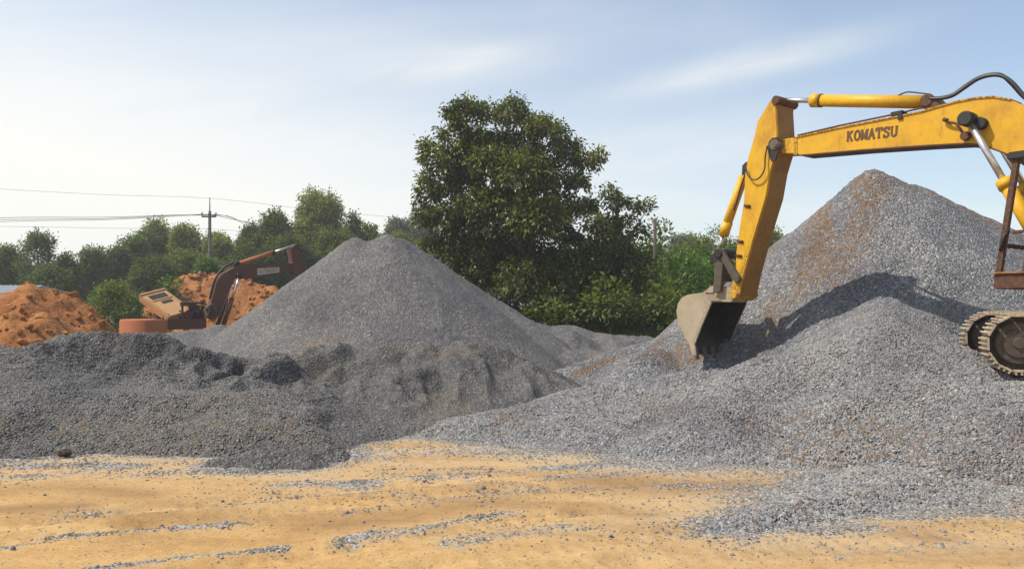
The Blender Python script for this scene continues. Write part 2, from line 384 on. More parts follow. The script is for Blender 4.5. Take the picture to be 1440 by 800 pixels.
def axis(segs):
    out = [segs[0][0]]
    for a, b, st, grow in segs:
        v, s = a, st
        while v < b-1e-6:
            v = min(b, v+s); s *= grow; out.append(v)
    return np.array(sorted(set(np.round(out, 4))))
def grid_faces(nx, ny):
    i = np.arange(nx*ny).reshape(ny, nx)
    return np.stack([i[:-1, :-1], i[:-1, 1:], i[1:, 1:], i[1:, :-1]], -1).reshape(-1, 4)
def neg(a): return -a[::-1]
xs = np.concatenate([neg(axis([(7.0, 500, 0.06, 1.12)]))[:-1], axis([(-7.0, 8.5, 0.03, 1.0)]), axis([(8.5, 500, 0.06, 1.12)])[1:]])
ys = np.concatenate([neg(axis([(-4.0, 60, 0.06, 1.25)]))[:-1], axis([(4.0, 11.5, 0.026, 1.0)]), axis([(11.5, 700, 0.05, 1.045)])[1:]])
X, Y = np.meshgrid(xs, ys)
Z = ground_h(X, Y)
gm = np_mesh('ground', np.stack([X, Y, Z], -1).reshape(-1, 3), grid_faces(len(xs), len(ys)), True)

# ---------------------------------------------------------------- heaps
def smax(a, b, k):
    h = np.clip(0.5+0.5*(a-b)/k, 0, 1)
    return b+(a-b)*h+k*h*(1-h)
class Heap:
    def __init__(s, segs, k=0.25, warp=0.25, wscale=0.6, rough=0.05, rscale=1.2, seed=1, fine=0.012, extra=None):
        s.segs, s.k, s.warp, s.ws, s.rough, s.rs, s.seed, s.fine, s.extra = segs, k, warp, wscale, rough, rscale, seed, fine, extra
    def h(s, x, y, fine=True):
        xw = x+s.warp*fbm(x*s.ws, y*s.ws, s.seed, 3); yw = y+s.warp*fbm(x*s.ws+31, y*s.ws, s.seed+5, 3)
        z = None
        for a, b, sl, R in s.segs:
            d, t = seg_d(xw, yw, a, b)
            d = np.maximum(0, d-R); r0 = 0.22
            q = a[2]+(b[2]-a[2])*t-sl*(np.sqrt(d*d+r0*r0)-r0)
            z = q if z is None else smax(q, z, s.k)
        z = z+s.rough*fbm(x*s.rs, y*s.rs, s.seed+11, 4)
        if s.extra: z = z+s.extra(x, y, z)
        if fine and s.fine: z = z+s.fine*(fbm(x*9, y*9, s.seed+21, 3)*1.5+(_hash(np.floor(x*997), np.floor(y*991), s.seed)-0.5)*1.4)
        return z
    def mesh(s, name, xs, ys, low=0.2):
        X, Y = np.meshgrid(xs, ys); Z = s.h(X, Y)
        g = ground_h(X, Y)
        keep = (Z > g-low)
        Z = np.maximum(Z, g-low-0.05)
        f = grid_faces(len(xs), len(ys))
        f = f[keep.ravel()[f].any(1)]
        used = np.zeros(X.size, bool); used[f.ravel()] = True
        idx = np.cumsum(used)-1
        v = np.stack([X, Y, Z], -1).reshape(-1, 3)[used]
        me = np_mesh(name, v, idx[f], True)
        return me, v
def add_attr(me, name, val):
    at = me.attributes.new(name, 'FLOAT', 'POINT'); at.data.foreach_set('value', np.ascontiguousarray(val, dtype=np.float32))
def seg(a, b, sl, R=0.0): return (tuple(a), tuple(b), sl, R)

# the tall pile on the right
FOOT = np.array([G(480, 612), G(560, 618), G(640, 624), G(720, 634), G(800, 646), G(940, 662), G(1060, 672), G(1190, 688), G(1300, 692), G(1440, 700), (8.0, 8.0), (14, 7.6)])
def foot_cut(x, y, z):
    yf = np.interp(x, FOOT[:, 0], FOOT[:, 1])+0.22*fbm(x*1.3, y*1.3, 151, 3)
    cap = 0.66*(y-yf)+0.05
    cut = np.where(cap < z+0.3, -smax(-z, -cap, 0.2), z)
    dt_, t_ = seg_d(x+0.12*fbm(x*2.2, y*2.2, 152, 3), y+0.12*fbm(x*2.2+9, y*2.2, 153, 3), (4.3, 8.9), (2.0, 7.25))
    tongue = 0.16-0.11*t_-(0.22+0.12*t_)*np.maximum(0, dt_-0.05-0.30*(1-t_)**2)
    cut = cut-0.55*np.exp(-(((x-4.85)/1.05)**2+((y-16.5)/1.0)**2))
    cut = cut+0.13*fbm(x*0.95, y*0.95, 158, 4)*(1-sstep(12.5, 14.5, y))
    return np.maximum(cut, tongue+0.03*fbm(x*4, y*4, 154, 3))-z
AP = P(1236, 238, 19.0)
RG = P(1440, 330, 19.6); RG2 = P(1640, 425, 20.2)
right = Heap([
    seg(AP, AP, 0.83), seg(AP, RG, 0.80), seg(RG, RG2, 0.75),
    seg(P(1236, 250, 18.9), (7.0, 15.2, 2.15), 0.76),
    seg((6.9, 15.0, 2.1), (5.7, 12.4, 1.60), 0.60, 0.1),
    seg((5.7, 12.4, 1.60), (4.0, 12.9, 1.12), 0.50),
    seg((5.5, 12.1, 1.5), (4.6, 10.9, 0.72), 0.55), seg((6.6, 11.8, 1.35), (6.1, 10.2, 0.75), 0.58),
    seg((8.1, 11.1, 1.03), (12.5, 9.4, 1.03), 0.75, 1.45), seg((8.6, 12.4, 0.98), (12.5, 12.4, 0.98), 0.6, 1.5),
    seg((7.2, 15.0, 1.5), (12.0, 15.5, 1.8), 0.7, 0.3),
    seg((3.1, 13.3, 0.90), (1.2, 13.9, 0.52), 0.28), seg((3.9, 12.7, 1.1), (2.7, 11.4, 0.42), 0.40), seg((1.3, 13.3, 0.45), (-0.5, 13.0, 0.24), 0.22),
    seg(P(905, 486, 19), P(850, 500, 17.6), 0.38), seg((2.6, 15.9, 1.0), (3.0, 17.2, 1.1), 0.5),
    ], k=0.15, warp=0.25, wscale=0.7, rough=0.085, rscale=0.8, seed=101, fine=0.02, extra=foot_cut)
me, v = right.mesh('gravel_pile', axis([(-4.0, 8.6, 0.032, 1.0), (8.6, 22, 0.05, 1.03)]), axis([(6.2, 13.5, 0.028, 1.0), (13.5, 18.6, 0.04, 1.0), (18.6, 29, 0.06, 1.05)]))
x, y, z = v[:, 0], v[:, 1], v[:, 2]
dA, tA = seg_d(x, y, AP, RG2)
dS, _ = seg_d(x+0.25*fbm(x*0.9, y*0.9, 77, 3), y, (8.1, 18.2), (5.6, 14.9))
st = 1.5*np.exp(-(dA/0.5)**2)*(0.75+0.4*fbm(x, y, 3))+0.95*np.exp(-(dS/0.33)**2)*sstep(1.9, 3.0, z)
tang = (x-AP.x)/np.maximum(0.5, -(y-AP.y)+3.0)
st = st+1.2*sstep(0.1, 1.6, -(x-AP.x)-(17.9-y)*0.9)*sstep(15.5, 17, y)*(1-sstep(19.2, 20, y))*sstep(0.42, 0.72, vnoise(tang*6.5, z*0.25, 88))
lowz = (1-sstep(0.25, 0.75, z))*sstep(0.42, 0.6, vnoise(x*0.8, y*0.8, 55))*0.9
st = st+lowz*(y < 13)+0.75*np.exp(-(((x-3.5)/0.5)**2+((y-10.6)/0.35)**2))+0.8*np.exp(-(((x-4.4)/0.55)**2+((y-10.1)/0.5)**2))+0.7*np.exp(-(((x-6.4)/0.7)**2+((y-9.3)/0.4)**2))+0.4*np.exp(-(((x-5.4)/0.25)**2+((y-11)/0.8)**2))
add_attr(me, 'stain', np.clip(st, 0, 1))
right_o = tag(link('gravel_pile', me, M['crushed']), 'tall pointed pile of pale blue grey crushed stone with brown streaks behind the yellow excavator', 'gravel pile', 'heaps of gravel')

# the cone in the middle
cone = Heap([
    seg(P(502, 336, 20.3), P(503, 336, 20.3), 0.79), seg(P(548, 332, 20.4), P(549, 332, 20.4), 0.77), seg(P(566, 336, 20.8), P(700, 424, 21.8), 0.68), seg(P(690, 420, 21.6), P(800, 492, 20.6), 0.58),
], k=0.22, warp=0.18, wscale=0.6, rough=0.06, rscale=0.9, seed=201, fine=0.014)
me, v = cone.mesh('gravel_pile', axis([(-10.5, 3.5, 0.045, 1.0)]), axis([(14.0, 21, 0.045, 1.0), (21, 27, 0.08, 1.05)]))
x, y, z = v[:, 0], v[:, 1], v[:, 2]
add_attr(me, 'stain', np.clip(0.8*np.exp(-(((x+4.0)/0.5)**2+((y-16.6)/0.4)**2)), 0, 1))
tag(link('gravel_pile', me, M['grey']), 'smooth cone shaped pile of dull grey chippings in front of the big dark tree', 'gravel pile', 'heaps of gravel')

# low dark bank, front left
def carve(spots):
    def f(x, y, z):
        o = np.zeros_like(x)
        for (cx, cy, a, lx, ly, rot) in spots:
            c, s = math.cos(rot), math.sin(rot)
            u, w = (x-cx)*c+(y-cy)*s, -(x-cx)*s+(y-cy)*c
            w = w+0.12*fbm(x*2.5, y*2.5, 91, 3)
            o = o-a*np.exp(-(u/lx)**4)*np.where(w < 0, np.exp(-(w/(ly*1.6))**2), np.exp(-(w/(ly*0.35))**2))
        return o
    return f
def rugged(ampl, sc, seed, y0, y1):
    def f(x, y, z):
        r = 1-np.abs(fbm(x*sc, y*sc, seed, 4))*2.2
        return ampl*(r-0.5)*sstep(y0, y1, y)*sstep(-0.1, 0.5, z)
    return f
def scarps(spots):
    """slumped faces: the ground drops away across a short line towards the heading beta"""
    def f(x, y, z):
        o = np.zeros_like(x)
        for (cx, cy, a, lx, ly, beta) in spots:
            nx, ny = math.cos(beta), -math.sin(beta)
            wob = 0.16*fbm(x*1.9, y*1.9, 93, 3)
            w_ = (x-cx)*nx+(y-cy)*ny+wob; u_ = -(x-cx)*ny+(y-cy)*nx
            o = o+a*(0.5-sstep(-0.16, 0.18, w_))*np.exp(-(u_/lx)**4)*np.exp(-(w_/ly)**2)
        return o
    return f
def folds(ampl, seed, y0, y1):
    def f(x, y, z):
        r = 1-np.abs(fbm(x*1.5+0.35*y, y*0.55, seed, 3))*2.4
        return ampl*(r-0.5)*sstep(y0, y1, y)*sstep(0.1, 0.6, z)
    return f
def both(*fs):
    return lambda x, y, z: sum(f(x, y, z) for f in fs)
def spot(px, py, Y, a, lx, ly, rot):
    q = P(px, py, Y); return (q.x, Y, a, lx, ly, rot)
bank = Heap([
    seg(P(-420, 515, 14.5), P(-150, 500, 14.2), 0.42), seg(P(-150, 500, 14.2), P(0, 492, 14.2), 0.42), seg(P(0, 492, 14.2), P(100, 476, 14.4), 0.42), seg(P(100, 476, 14.4), P(230, 485, 14.6), 0.42, 0.2),
    seg(P(230, 487, 14.6), P(350, 502, 14.4), 0.42),
    seg(P(-300, 540, 12.5), P(60, 542, 12.5), 0.50, 0.2), seg(P(60, 542, 12.5), P(370, 556, 12.4), 0.52, 0.2), seg(P(370, 556, 12.4), P(445, 596, 11.6), 0.50, 0.05),
    seg(P(440, 585, 12.3), P(535, 603, 12.4), 0.45),
], k=0.16, warp=0.28, wscale=0.8, rough=0.06, rscale=1.3, seed=301, fine=0.017,
    extra=both(rugged(0.18, 1.0, 330, 12.4, 13.6), scarps([spot(320, 508, 14.2, 0.38, 0.6, 0.6, 0.2), spot(390, 520, 14.0, 0.42, 0.5, 0.55, 0.6), spot(200, 500, 14.0, 0.3, 0.6, 0.5, 0.9), spot(110, 500, 13.9, 0.25, 0.6, 0.5, 1.1), spot(450, 596, 11.8, 0.16, 0.5, 0.4, 0.3)]), carve([spot(300, 502, 14.3, 0.34, 0.55, 0.5, 0.1), spot(150, 500, 13.9, 0.2, 0.8, 0.4, -0.2), spot(205, 520, 13.6, 0.16, 0.6, 0.35, 0.3)])))
me, v = bank.mesh('gravel_bank', axis([(-17, -10.5, 0.08, 1.0), (-10.5, -1.5, 0.03, 1.0)]), axis([(9.8, 15.4, 0.03, 1.0), (15.4, 19, 0.08, 1.05)]))
x, y, z = v[:, 0], v[:, 1], v[:, 2]
add_attr(me, 'stain', np.clip(0.55*sstep(0.35, 0.7, vnoise(x*0.7, y*0.9, 62))*(y < 13)+0.3*(1-sstep(0.1, 0.5, z)), 0, 1))
tag(link('gravel_bank', me, M['dark']), 'long low bank of dark grey chippings along the left edge of the sand', 'gravel bank', 'heaps of gravel')

# rugged heap, centre
heap = Heap([
    seg(P(410, 497, 15.2), P(480, 490, 15.4), 0.44), seg(P(480, 490, 15.4), P(560, 492, 15.6), 0.44), seg(P(560, 490, 15.6), P(660, 478, 15.8), 0.46), seg(P(660, 478, 15.8), P(770, 520, 15.4), 0.44),
    seg(P(480, 492, 15.4), P(420, 556, 13.7), 0.45), seg(P(540, 500, 15.4), P(480, 560, 13.6), 0.5), seg(P(640, 482, 15.7), P(560, 570, 13.4), 0.46), seg(P(620, 530, 14.4), P(720, 590, 13.3), 0.42), seg(P(740, 520, 15.3), P(800, 570, 14.0), 0.34), seg(P(700, 550, 14.2), P(600, 590, 12.9), 0.36),
], k=0.12, warp=0.3, wscale=0.9, rough=0.06, rscale=1.5, seed=401, fine=0.014,
    extra=both(folds(0.10, 430, 12.6, 13.6), rugged(0.12, 0.9, 435, 12.8, 13.8), scarps([spot(470, 528, 14.6, 0.34, 0.5, 0.7, 0.95), spot(585, 548, 14.0, 0.20, 0.7, 0.6, 0.8), spot(700, 492, 15.3, 0.24, 0.4, 0.5, 1.1), spot(760, 548, 14.3, 0.14, 0.6, 0.6, 0.3), spot(540, 500, 15.0, 0.2, 0.45, 0.5, 0.7)]), carve([spot(462, 522, 14.8, 0.33, 0.45, 0.3, 0.45), spot(410, 512, 14.6, 0.25, 0.4, 0.3, 0.8), spot(585, 545, 14.2, 0.16, 0.4, 0.22, 0.5), spot(700, 486, 15.5, 0.18, 0.5, 0.2, -0.2)])))
me, v = heap.mesh('gravel_heap', axis([(-7, 3.6, 0.03, 1.0)]), axis([(11.6, 16.4, 0.03, 1.0), (16.4, 20, 0.08, 1.05)]))
x, y, z = v[:, 0], v[:, 1], v[:, 2]
add_attr(me, 'stain', np.clip(0.5*sstep(0.52, 0.75, vnoise(x*0.9, y*0.9, 63))+0.8*np.exp(-(((x+1.3)/0.5)**2+((y-15.3)/0.3)**2)), 0, 1))
heap_mat = gravel_mat('mixed_grey_fines', (0.055, 0.055, 0.056), (0.112, 0.11, 0.109), (0.18, 0.176, 0.172), 33, stain=(0.20, 0.155, 0.11), bump=0.9, dist=0.03)
tag(link('gravel_heap', me, heap_mat), 'rugged churned heap of fine dark gravel at the foot of the smooth cone', 'gravel heap', 'heaps of gravel')

def small_heap(name, segs, xr, yr, st, mat, label, seed, cat='gravel heap', group='heaps of gravel', **kw):
    h = Heap(segs, seed=seed, **kw)
    me, v = h.mesh(name, axis([(xr[0], xr[1], st, 1.0)]), axis([(yr[0], yr[1], st, 1.0)]))
    add_attr(me, 'stain', np.zeros(len(v)))
    h.o = tag(link(name, me, mat), label, cat, group)
    return h
clump = small_heap('gravel_heap', [seg((-3.5, 10.3, 0.07), (-2.9, 10.35, 0.13), 0.5), seg((-3.05, 10.4, 0.17), (-2.6, 10.7, 0.12), 0.5)], (-4.8, -1.5), (9.4, 11.4), 0.022, M['dark'],
    'small dark heap spilled onto the sand below the dark bank', 501, k=0.08, warp=0.22, wscale=1.8, rough=0.05, rscale=3, fine=0.02)
small_heap('gravel_heap', [seg(P(225, 470, 24), P(310, 458, 25), 0.5), seg(P(310, 458, 25), P(360, 470, 25), 0.5)], (-16, -4), (20, 30), 0.06, M['grey'],
    'low grey heap just below the brown excavator deck', 511, k=0.2, warp=0.3, rough=0.06, fine=0.015)
small_heap('gravel_heap', [seg(P(785, 455, 27), P(840, 470, 27), 0.5), seg(P(740, 466, 27.5), P(785, 455, 27), 0.5), seg(P(840, 470, 27), P(930, 474, 27), 0.5)], (-3, 8.5), (23, 31), 0.06, M['grey'],
    'bluish grey heap in the shade beneath the big dark tree', 521, k=0.2, warp=0.5, rough=0.22, fine=0.015)
small_heap('gravel_heap', [seg(P(812, 468, 22), P(822, 474, 22), 0.6), seg(P(858, 473, 22.4), P(880, 478, 22), 0.5), seg(P(905, 474, 22.2), P(930, 480, 22), 0.5), seg(P(810, 496, 21), P(910, 494, 21), 0.3)], (-1, 7), (18.5, 25), 0.05, M['grey'],
    'pale twin humped heap in the gap between the two big piles', 531, k=0.15, warp=0.3, rough=0.16, fine=0.015)

# orange earth
def earth_extra(sd):
    def f(x, y, z):
        return 0.13*fbm(x*0.9+0.5*z, y*0.9, sd, 3)*sstep(0, 0.8, z)+0.16*fbm(x*2.1, y*2.1, sd+3, 5)+0.10*(0.4-np.abs(fbm(x*4.5, y*4.5, sd+6, 3)))
    return f
em1 = small_heap('earth_mound', [seg(P(36, 396, 28), P(88, 414, 28.4), 0.95), seg(P(88, 416, 28.4), P(128, 447, 28.4), 0.95), seg(P(10, 412, 27.5), P(-120, 440, 27), 0.9), seg(P(60, 440, 26.6), P(100, 474, 26.2), 0.9), seg(P(10, 440, 25.8), P(-100, 470, 25), 0.8)], (-30, -9), (21, 34), 0.10, M['earth'],
    'tall crumbling orange earth mound beside the pale roof', 601, 'earth mound', 'mounds of orange earth', k=0.08, warp=0.4, wscale=0.6, rough=0.08, rscale=0.9, fine=0.05, extra=earth_extra(640))
em2 = small_heap('earth_mound', [seg(P(264, 389, 46), P(308, 387, 46), 1.0, 0.3), seg(P(308, 388, 46), P(384, 405, 46), 0.95, 0.3), seg(P(384, 405, 46), P(480, 432, 46), 0.9), seg(P(262, 400, 45.5), P(225, 440, 45), 0.9)], (-27, -5), (38, 54), 0.14, M['earth'],
    'orange earth mound behind the boom of the brown excavator', 611, 'earth mound', 'mounds of orange earth', k=0.2, warp=0.6, wscale=0.45, rough=0.12, rscale=0.7, fine=0.06, extra=earth_extra(660))

# gravel trodden into the sand
xx, yy = X.ravel(), Y.ravel()
nearm = (yy > 3.5) & (yy < 17) & (np.abs(xx) < 16)
gv = np.zeros(xx.size)
hx, hy = xx[nearm], yy[nearm]
def pile_edge(x, y, soft):
    e = np.maximum(np.maximum(right.h(x, y, False), bank.h(x, y, False)), np.maximum(heap.h(x, y, False), clump.h(x, y, False)))
    return np.exp(-np.maximum(0, -e)/soft)
gv[nearm] = np.clip(0.92*pile_edge(hx, hy, 0.10)+0.75*streak_mask(hx, hy)*(0.6+0.5*vnoise(hx*3, hy*3, 71))+0.12*fbm(hx*0.6, hy*0.9, 72, 3), 0, 1.1)
add_attr(gm, 'gravel', gv)
du = np.zeros(xx.size); dm = np.zeros(xx.size)
du[nearm] = np.clip(0.9*pile_edge(hx, hy, 0.30)+0.45*sstep(9.0, 11.0, hy)+0.5*streak_mask(hx, hy), 0, 1)
for pl_b, w_b in (([(820, 672), (930, 682), (1040, 688), (1180, 700)], 0.45), ([(0, 690), (90, 682), (200, 694)], 0.30), ([(430, 742), (560, 726), (700, 705)], 0.28), ([(-40, 716), (120, 708)], 0.2), ([(620, 705), (800, 712), (900, 722)], 0.22), ([(1180, 735), (1320, 752)], 0.2)):
    pg = [G(*p) for p in pl_b]
    for a, b in zip(pg[:-1], pg[1:]):
        d_b, _ = seg_d(hx, hy, a, b); dm[nearm] = np.maximum(dm[nearm], 0.65*np.exp(-(d_b/w_b)**2))
add_attr(gm, 'dust', du); add_attr(gm, 'damp', dm)
ground = tag(link('ground', gm, M['sand']), kind='structure')

# ---------------------------------------------------------------- loose stones (real geometry)
ico = bmesh.new(); bmesh.ops.create_icosphere(ico, subdivisions=1, radius=1)
ico.verts.ensure_lookup_table()
IV = np.array([v.co[:] for v in ico.verts]); IF = np.array([[v.index for v in f.verts] for f in ico.faces]); ico.free()
def stones(name, pts, size, mat, rng, parent=None):
    n = len(pts)
    sc = size[:, None]*rng.uniform(0.55, 1.15, (n, 3)); sc[:, 2] *= 0.8
    V = IV[None]*sc[:, None, :]*rng.uniform(0.72, 1.2, (n, len(IV), 1))
    a = rng.uniform(0, 2*np.pi, n); b = rng.normal(0, 0.5, n)
    ca, sa, cb, sb = np.cos(a), np.sin(a), np.cos(b), np.sin(b)
    x, y, z = V[..., 0], V[..., 1], V[..., 2]
    y, z = y*cb[:, None]-z*sb[:, None], y*sb[:, None]+z*cb[:, None]
    x, y = x*ca[:, None]-y*sa[:, None], x*sa[:, None]+y*ca[:, None]
    V = np.stack([x, y, z], -1)+pts[:, None, :]
    Fc = (IF[None]+np.arange(n)[:, None, None]*len(IV)).reshape(-1, 3)
    return link(name, np_mesh(name, V.reshape(-1, 3), Fc), mat, parent)
rng = np.random.default_rng(11)
def lump_scatter(h, n, xr, yr, smax_):
    x = rng.uniform(*xr, n); y = rng.uniform(*yr, n); z = h.h(x, y)
    k = z > ground_h(x, y)
    p_ = np.stack([x, y, z], -1)[k]
    o = stones('earth_lump', p_, smax_*rng.uniform(0.3, 1, len(p_))**4, M['earth'], rng, h.o); o['kind'] = 'stuff'
def scatter(hfun, n, xr, yr, prob, lift=0.0):
    x = rng.uniform(*xr, n); y = rng.uniform(*yr, n)
    z = hfun(x, y); k = rng.random(n) < prob(x, y, z)
    return np.stack([x, y, z+lift], -1)[k]
def infan(x, y): return (np.abs(x) < 0.72*y+0.6)
pt = scatter(lambda a, b: right.h(a, b, False), 640000, (-3.6, 13), (6.4, 15.0), lambda x, y, z: (z > ground_h(x, y)-0.01)*infan(x, y)*np.clip((9.5/y)**2, 0, 1)*0.8)
o = stones('loose_stone', pt, rng.uniform(0.010, 0.0235, len(pt)), M['stones'], rng, right_o); o['kind'] = 'stuff'
ptf = scatter(lambda a, b: right.h(a, b, False), 26000, (-1, 12), (6.6, 11.5), lambda x, y, z: (z > ground_h(x, y)-0.01)*infan(x, y)*np.exp(-np.maximum(0, z-0.1)/0.35)*0.35)
o = stones('coarse_stone', ptf, rng.uniform(0.024, 0.05, len(ptf))*(0.6+0.4*rng.random(len(ptf))), M['stones'], rng, right_o); o['kind'] = 'stuff'
pt1 = scatter(lambda a, b: bank.h(a, b, False), 130000, (-11, -1.5), (10, 14.5), lambda x, y, z: (z > ground_h(x, y)-0.01)*infan(x, y)*0.6)
o = stones('loose_stone', pt1, rng.uniform(0.012, 0.026, len(pt1)), M['dark_stones'], rng, [q for q in COL.objects if q.name == 'gravel_bank'][0]); o['kind'] = 'stuff'
def sand_prob(x, y, z):
    m = np.clip(streak_mask(x, y), 0, 1.2); e = pile_edge(x, y, 0.15)
    c = sstep(0.35, 0.75, vnoise(x*4, y*4, 81))
    far_from = (np.maximum(np.maximum(right.h(x, y, False), bank.h(x, y, False)), heap.h(x, y, False)) < z+0.01)
    return infan(x, y)*far_from*(0.62*np.minimum(1, m)**1.6*(0.2+c)+0.5*e**1.5*(0.3+c)+0.007+0.03*c*sstep(0.5, 0.75, vnoise(x*0.9, y*1.3, 83)))
pt2 = scatter(ground_h, 330000, (-9, 10), (4.4, 12.5), sand_prob)
tag(stones('scattered_gravel', pt2, rng.uniform(0.006, 0.017, len(pt2))*(1+0.9*(rng.random(len(pt2)) > 0.94)), M['ground_stones'], rng), kind='stuff')

lump_scatter(em1, 2400, (-24, -9), (23, 31), 0.20)
lump_scatter(em2, 1600, (-22, -9), (41, 47), 0.26)
# a few clods that stand out
def clod(px, py, r, label):
    gx, gy = G(px, py); n = 1
    b = bmesh.new(); bmesh.ops.create_icosphere(b, subdivisions=3, radius=r)
    for v in b.verts:
        c = v.co*(5/r*0.3)
        k = 1+0.28*math.sin(c.x*2.3+px)*math.cos(c.y*2.9+py)+0.14*math.sin(c.z*6+c.x*5)
        v.co = Vector((v.co.x*1.25, v.co.y, v.co.z*0.72))*k
    me = bpy.data.meshes.new('dirt_clod'); b.to_mesh(me); b.free()
    o = link('dirt_clod', me, M['clod'])
    o.location = (gx, gy, float(ground_h(np.array([gx]), np.array([gy]))[0])+r*0.45+0.03)
    tag(o, label, 'dirt clod', None)
clod(92, 643, 0.065, 'dark brown clod at the foot of the left dark bank')

# ---------------------------------------------------------------- the yellow excavator
phi = math.radians(52)
d = Vector((math.cos(phi), -math.sin(phi), 0)); n = Vector((math.sin(phi), math.cos(phi), 0)); UP = Vector((0, 0, 1))
P0 = P(1090, 200, 15.0); CC = n.dot(P0)
def B(px, py, off=0.0):                           # pixel onto the boom plane, off metres behind its near face
    r = Vector(((px-CX)/F, 1.0, (HY-py)/F))
    t = (CC+off)/(n.x*r.x+n.y*r.y)
    return Vector((r.x*t, t, CZ+r.z*t))
SC = Vector((8.55, 10.9, 1.05))
def H(u, v, z): return Vector((SC.x, SC.y, 0))-d*u-n*v+UP*z       # u forward, v operator's left
f_, l_ = -d, -n
EX = empty('excavator', SC, 'large yellow crawler excavator digging its bucket into the pale stone pile', 'excavator', 'excavators')

bw = 0.40
boom_pts = [(1094, 196), (1117, 193.5), (1175, 180.5), (1250, 166), (1295, 157), (1322, 149), (1344, 143), (1370, 138), (1396, 136), (1420, 140), (1440, 149), (1480, 182), (1530, 245), (1580, 330), (1592, 368), (1560, 388), (1520, 350), (1470, 275), (1440, 232), (1416, 217), (1392, 208), (1374, 203.5), (1354, 202), (1299, 205), (1212, 211), (1126, 218.5), (1116, 216), (1096, 217)]
boom = MB().prism([B(*p, 0.08) for p in boom_pts], n*bw, 0.012).build('boom', M['yellow'], EX)
# flange lips that run along the boom's upper and lower edges
def edge_strip(pts, off, w, th):
    mb = MB()
    q = [B(*p, off) for p in pts]
    for a, b in zip(q[:-1], q[1:]):
        dr = (b-a); L = dr.length; dr.normalize(); nn = dr.cross(n).normalized()
        mb.box((a+b)/2+n*(w/2), dr*(L/2+0.004), n*(w/2), nn*th)
    return mb
edge_strip(boom_pts[1:10], 0.062, bw+0.036, 0.012).build('flange', M['yellow'], boom)
edge_strip(boom_pts[16:26], 0.062, bw+0.036, 0.012).build('flange', M['rust'], boom)
# tip plate seam
MB().prism([B(1116, 192.8, 0.07), B(1121, 192, 0.07), B(1121, 219, 0.07), B(1116, 217, 0.07)], n*0.012).build('weld_plate', M['yellow'], boom)

# painted word: strokes with slab serifs
GL = {
 'K': ([[(0.12, 0), (0.12, 1)], [(0.75, 1), (0.14, 0.42)], [(0.32, 0.58), (0.8, 0)]], [(0.12, 0), (0.12, 1), (0.74, 1), (0.8, 0)]),
 'O': ([[(0.5+0.4*math.sin(a*math.pi/8), 0.5+0.5*math.cos(a*math.pi/8)) for a in range(17)]], []),
 'M': ([[(0.1, 0), (0.1, 1)], [(0.1, 1), (0.5, 0.15)], [(0.5, 0.15), (0.9, 1)], [(0.9, 1), (0.9, 0)]], [(0.1, 0), (0.9, 0), (0.06, 1), (0.94, 1)]),
 'A': ([[(0.1, 0), (0.5, 1)], [(0.5, 1), (0.9, 0)], [(0.25, 0.33), (0.75, 0.33)]], [(0.1, 0), (0.9, 0)]),
 'T': ([[(0.05, 1), (0.95, 1)], [(0.5, 0), (0.5, 1)], [(0.05, 1), (0.05, 0.78)], [(0.95, 1), (0.95, 0.78)]], [(0.5, 0)]),
 'S': ([[(0.82, 0.82), (0.68, 0.97), (0.4, 1.0), (0.18, 0.88), (0.2, 0.66), (0.5, 0.53), (0.8, 0.38), (0.84, 0.16), (0.62, 0.02), (0.34, 0.0), (0.14, 0.16)], [(0.84, 0.98), (0.84, 0.78)], [(0.13, 0.02), (0.13, 0.22)]], []),
 'U': ([[(0.14, 1), (0.14, 0.3), (0.25, 0.08), (0.5, 0.0), (0.75, 0.08), (0.86, 0.3), (0.86, 1)]], [(0.14, 1), (0.86, 1)]),
 'H': ([[(0.12, 0), (0.12, 1)], [(0.88, 0), (0.88, 1)], [(0.12, 0.5), (0.88, 0.5)]], []),
 'I': ([[(0.5, 0), (0.5, 1)]], []),
 'C': ([[(0.88, 0.8), (0.68, 0.98), (0.4, 0.98), (0.14, 0.75), (0.1, 0.5), (0.14, 0.25), (0.4, 0.02), (0.68, 0.02), (0.88, 0.2)]], []),
}
def lettering(word, org, ux, uy, nrm, adv, lw, hgt, thick, parent, mat, serif=True, name='lettering'):
    mb = MB(); k = 0
    for i, ch in enumerate(word):
        strokes, serifs = GL[ch]
        def Q(p): return org+ux*(adv*i+p[0]*lw)+uy*(p[1]*hgt)
        for s_ in strokes:
            for a, b in zip(s_[:-1], s_[1:]):
                A_, B_ = Q(a), Q(b); dr = B_-A_; L = dr.length; dr.normalize(); w = dr.cross(nrm).normalized(); k += 1
                mb.box((A_+B_)/2+nrm*(0.0002*(k % 9)), dr*(L/2+thick*0.35), w*(thick/2), nrm*0.002)
        if serif:
            for p in serifs:
                A_ = Q(p); k += 1
                mb.box(A_+nrm*(0.0002*(k % 9)), ux*(lw*0.2), uy*(thick*0.38), nrm*0.002)
    return mb.build(name, mat, parent)
la, lb = B(1191, 198.5, 0.0775), B(1263, 191, 0.0775)
ux = (lb-la); wl = ux.length; ux.normalize(); uy = (UP-ux*UP.dot(ux)).normalized()
adv = wl/7
lettering('KOMATSU', la, ux, uy, -n, adv, adv*0.86, 0.155, 0.036, boom, M['letter'])

# stick
arm_pts = [(1088, 136), (1082, 143), (1065, 171), (1060, 194), (1051, 225), (1047, 250), (1046, 282), (1040, 318), (1035, 355), (1034, 381), (1028, 405), (1026, 418), (1034, 423), (1040, 416), (1045, 389), (1058, 340), (1077, 277), (1083, 242), (1091, 215), (1093, 187), (1091, 150), (1094, 140)]
arm = MB().prism([B(*p, -0.05) for p in arm_pts], n*0.56, 0.012).build('stick', M['yellow'], EX)
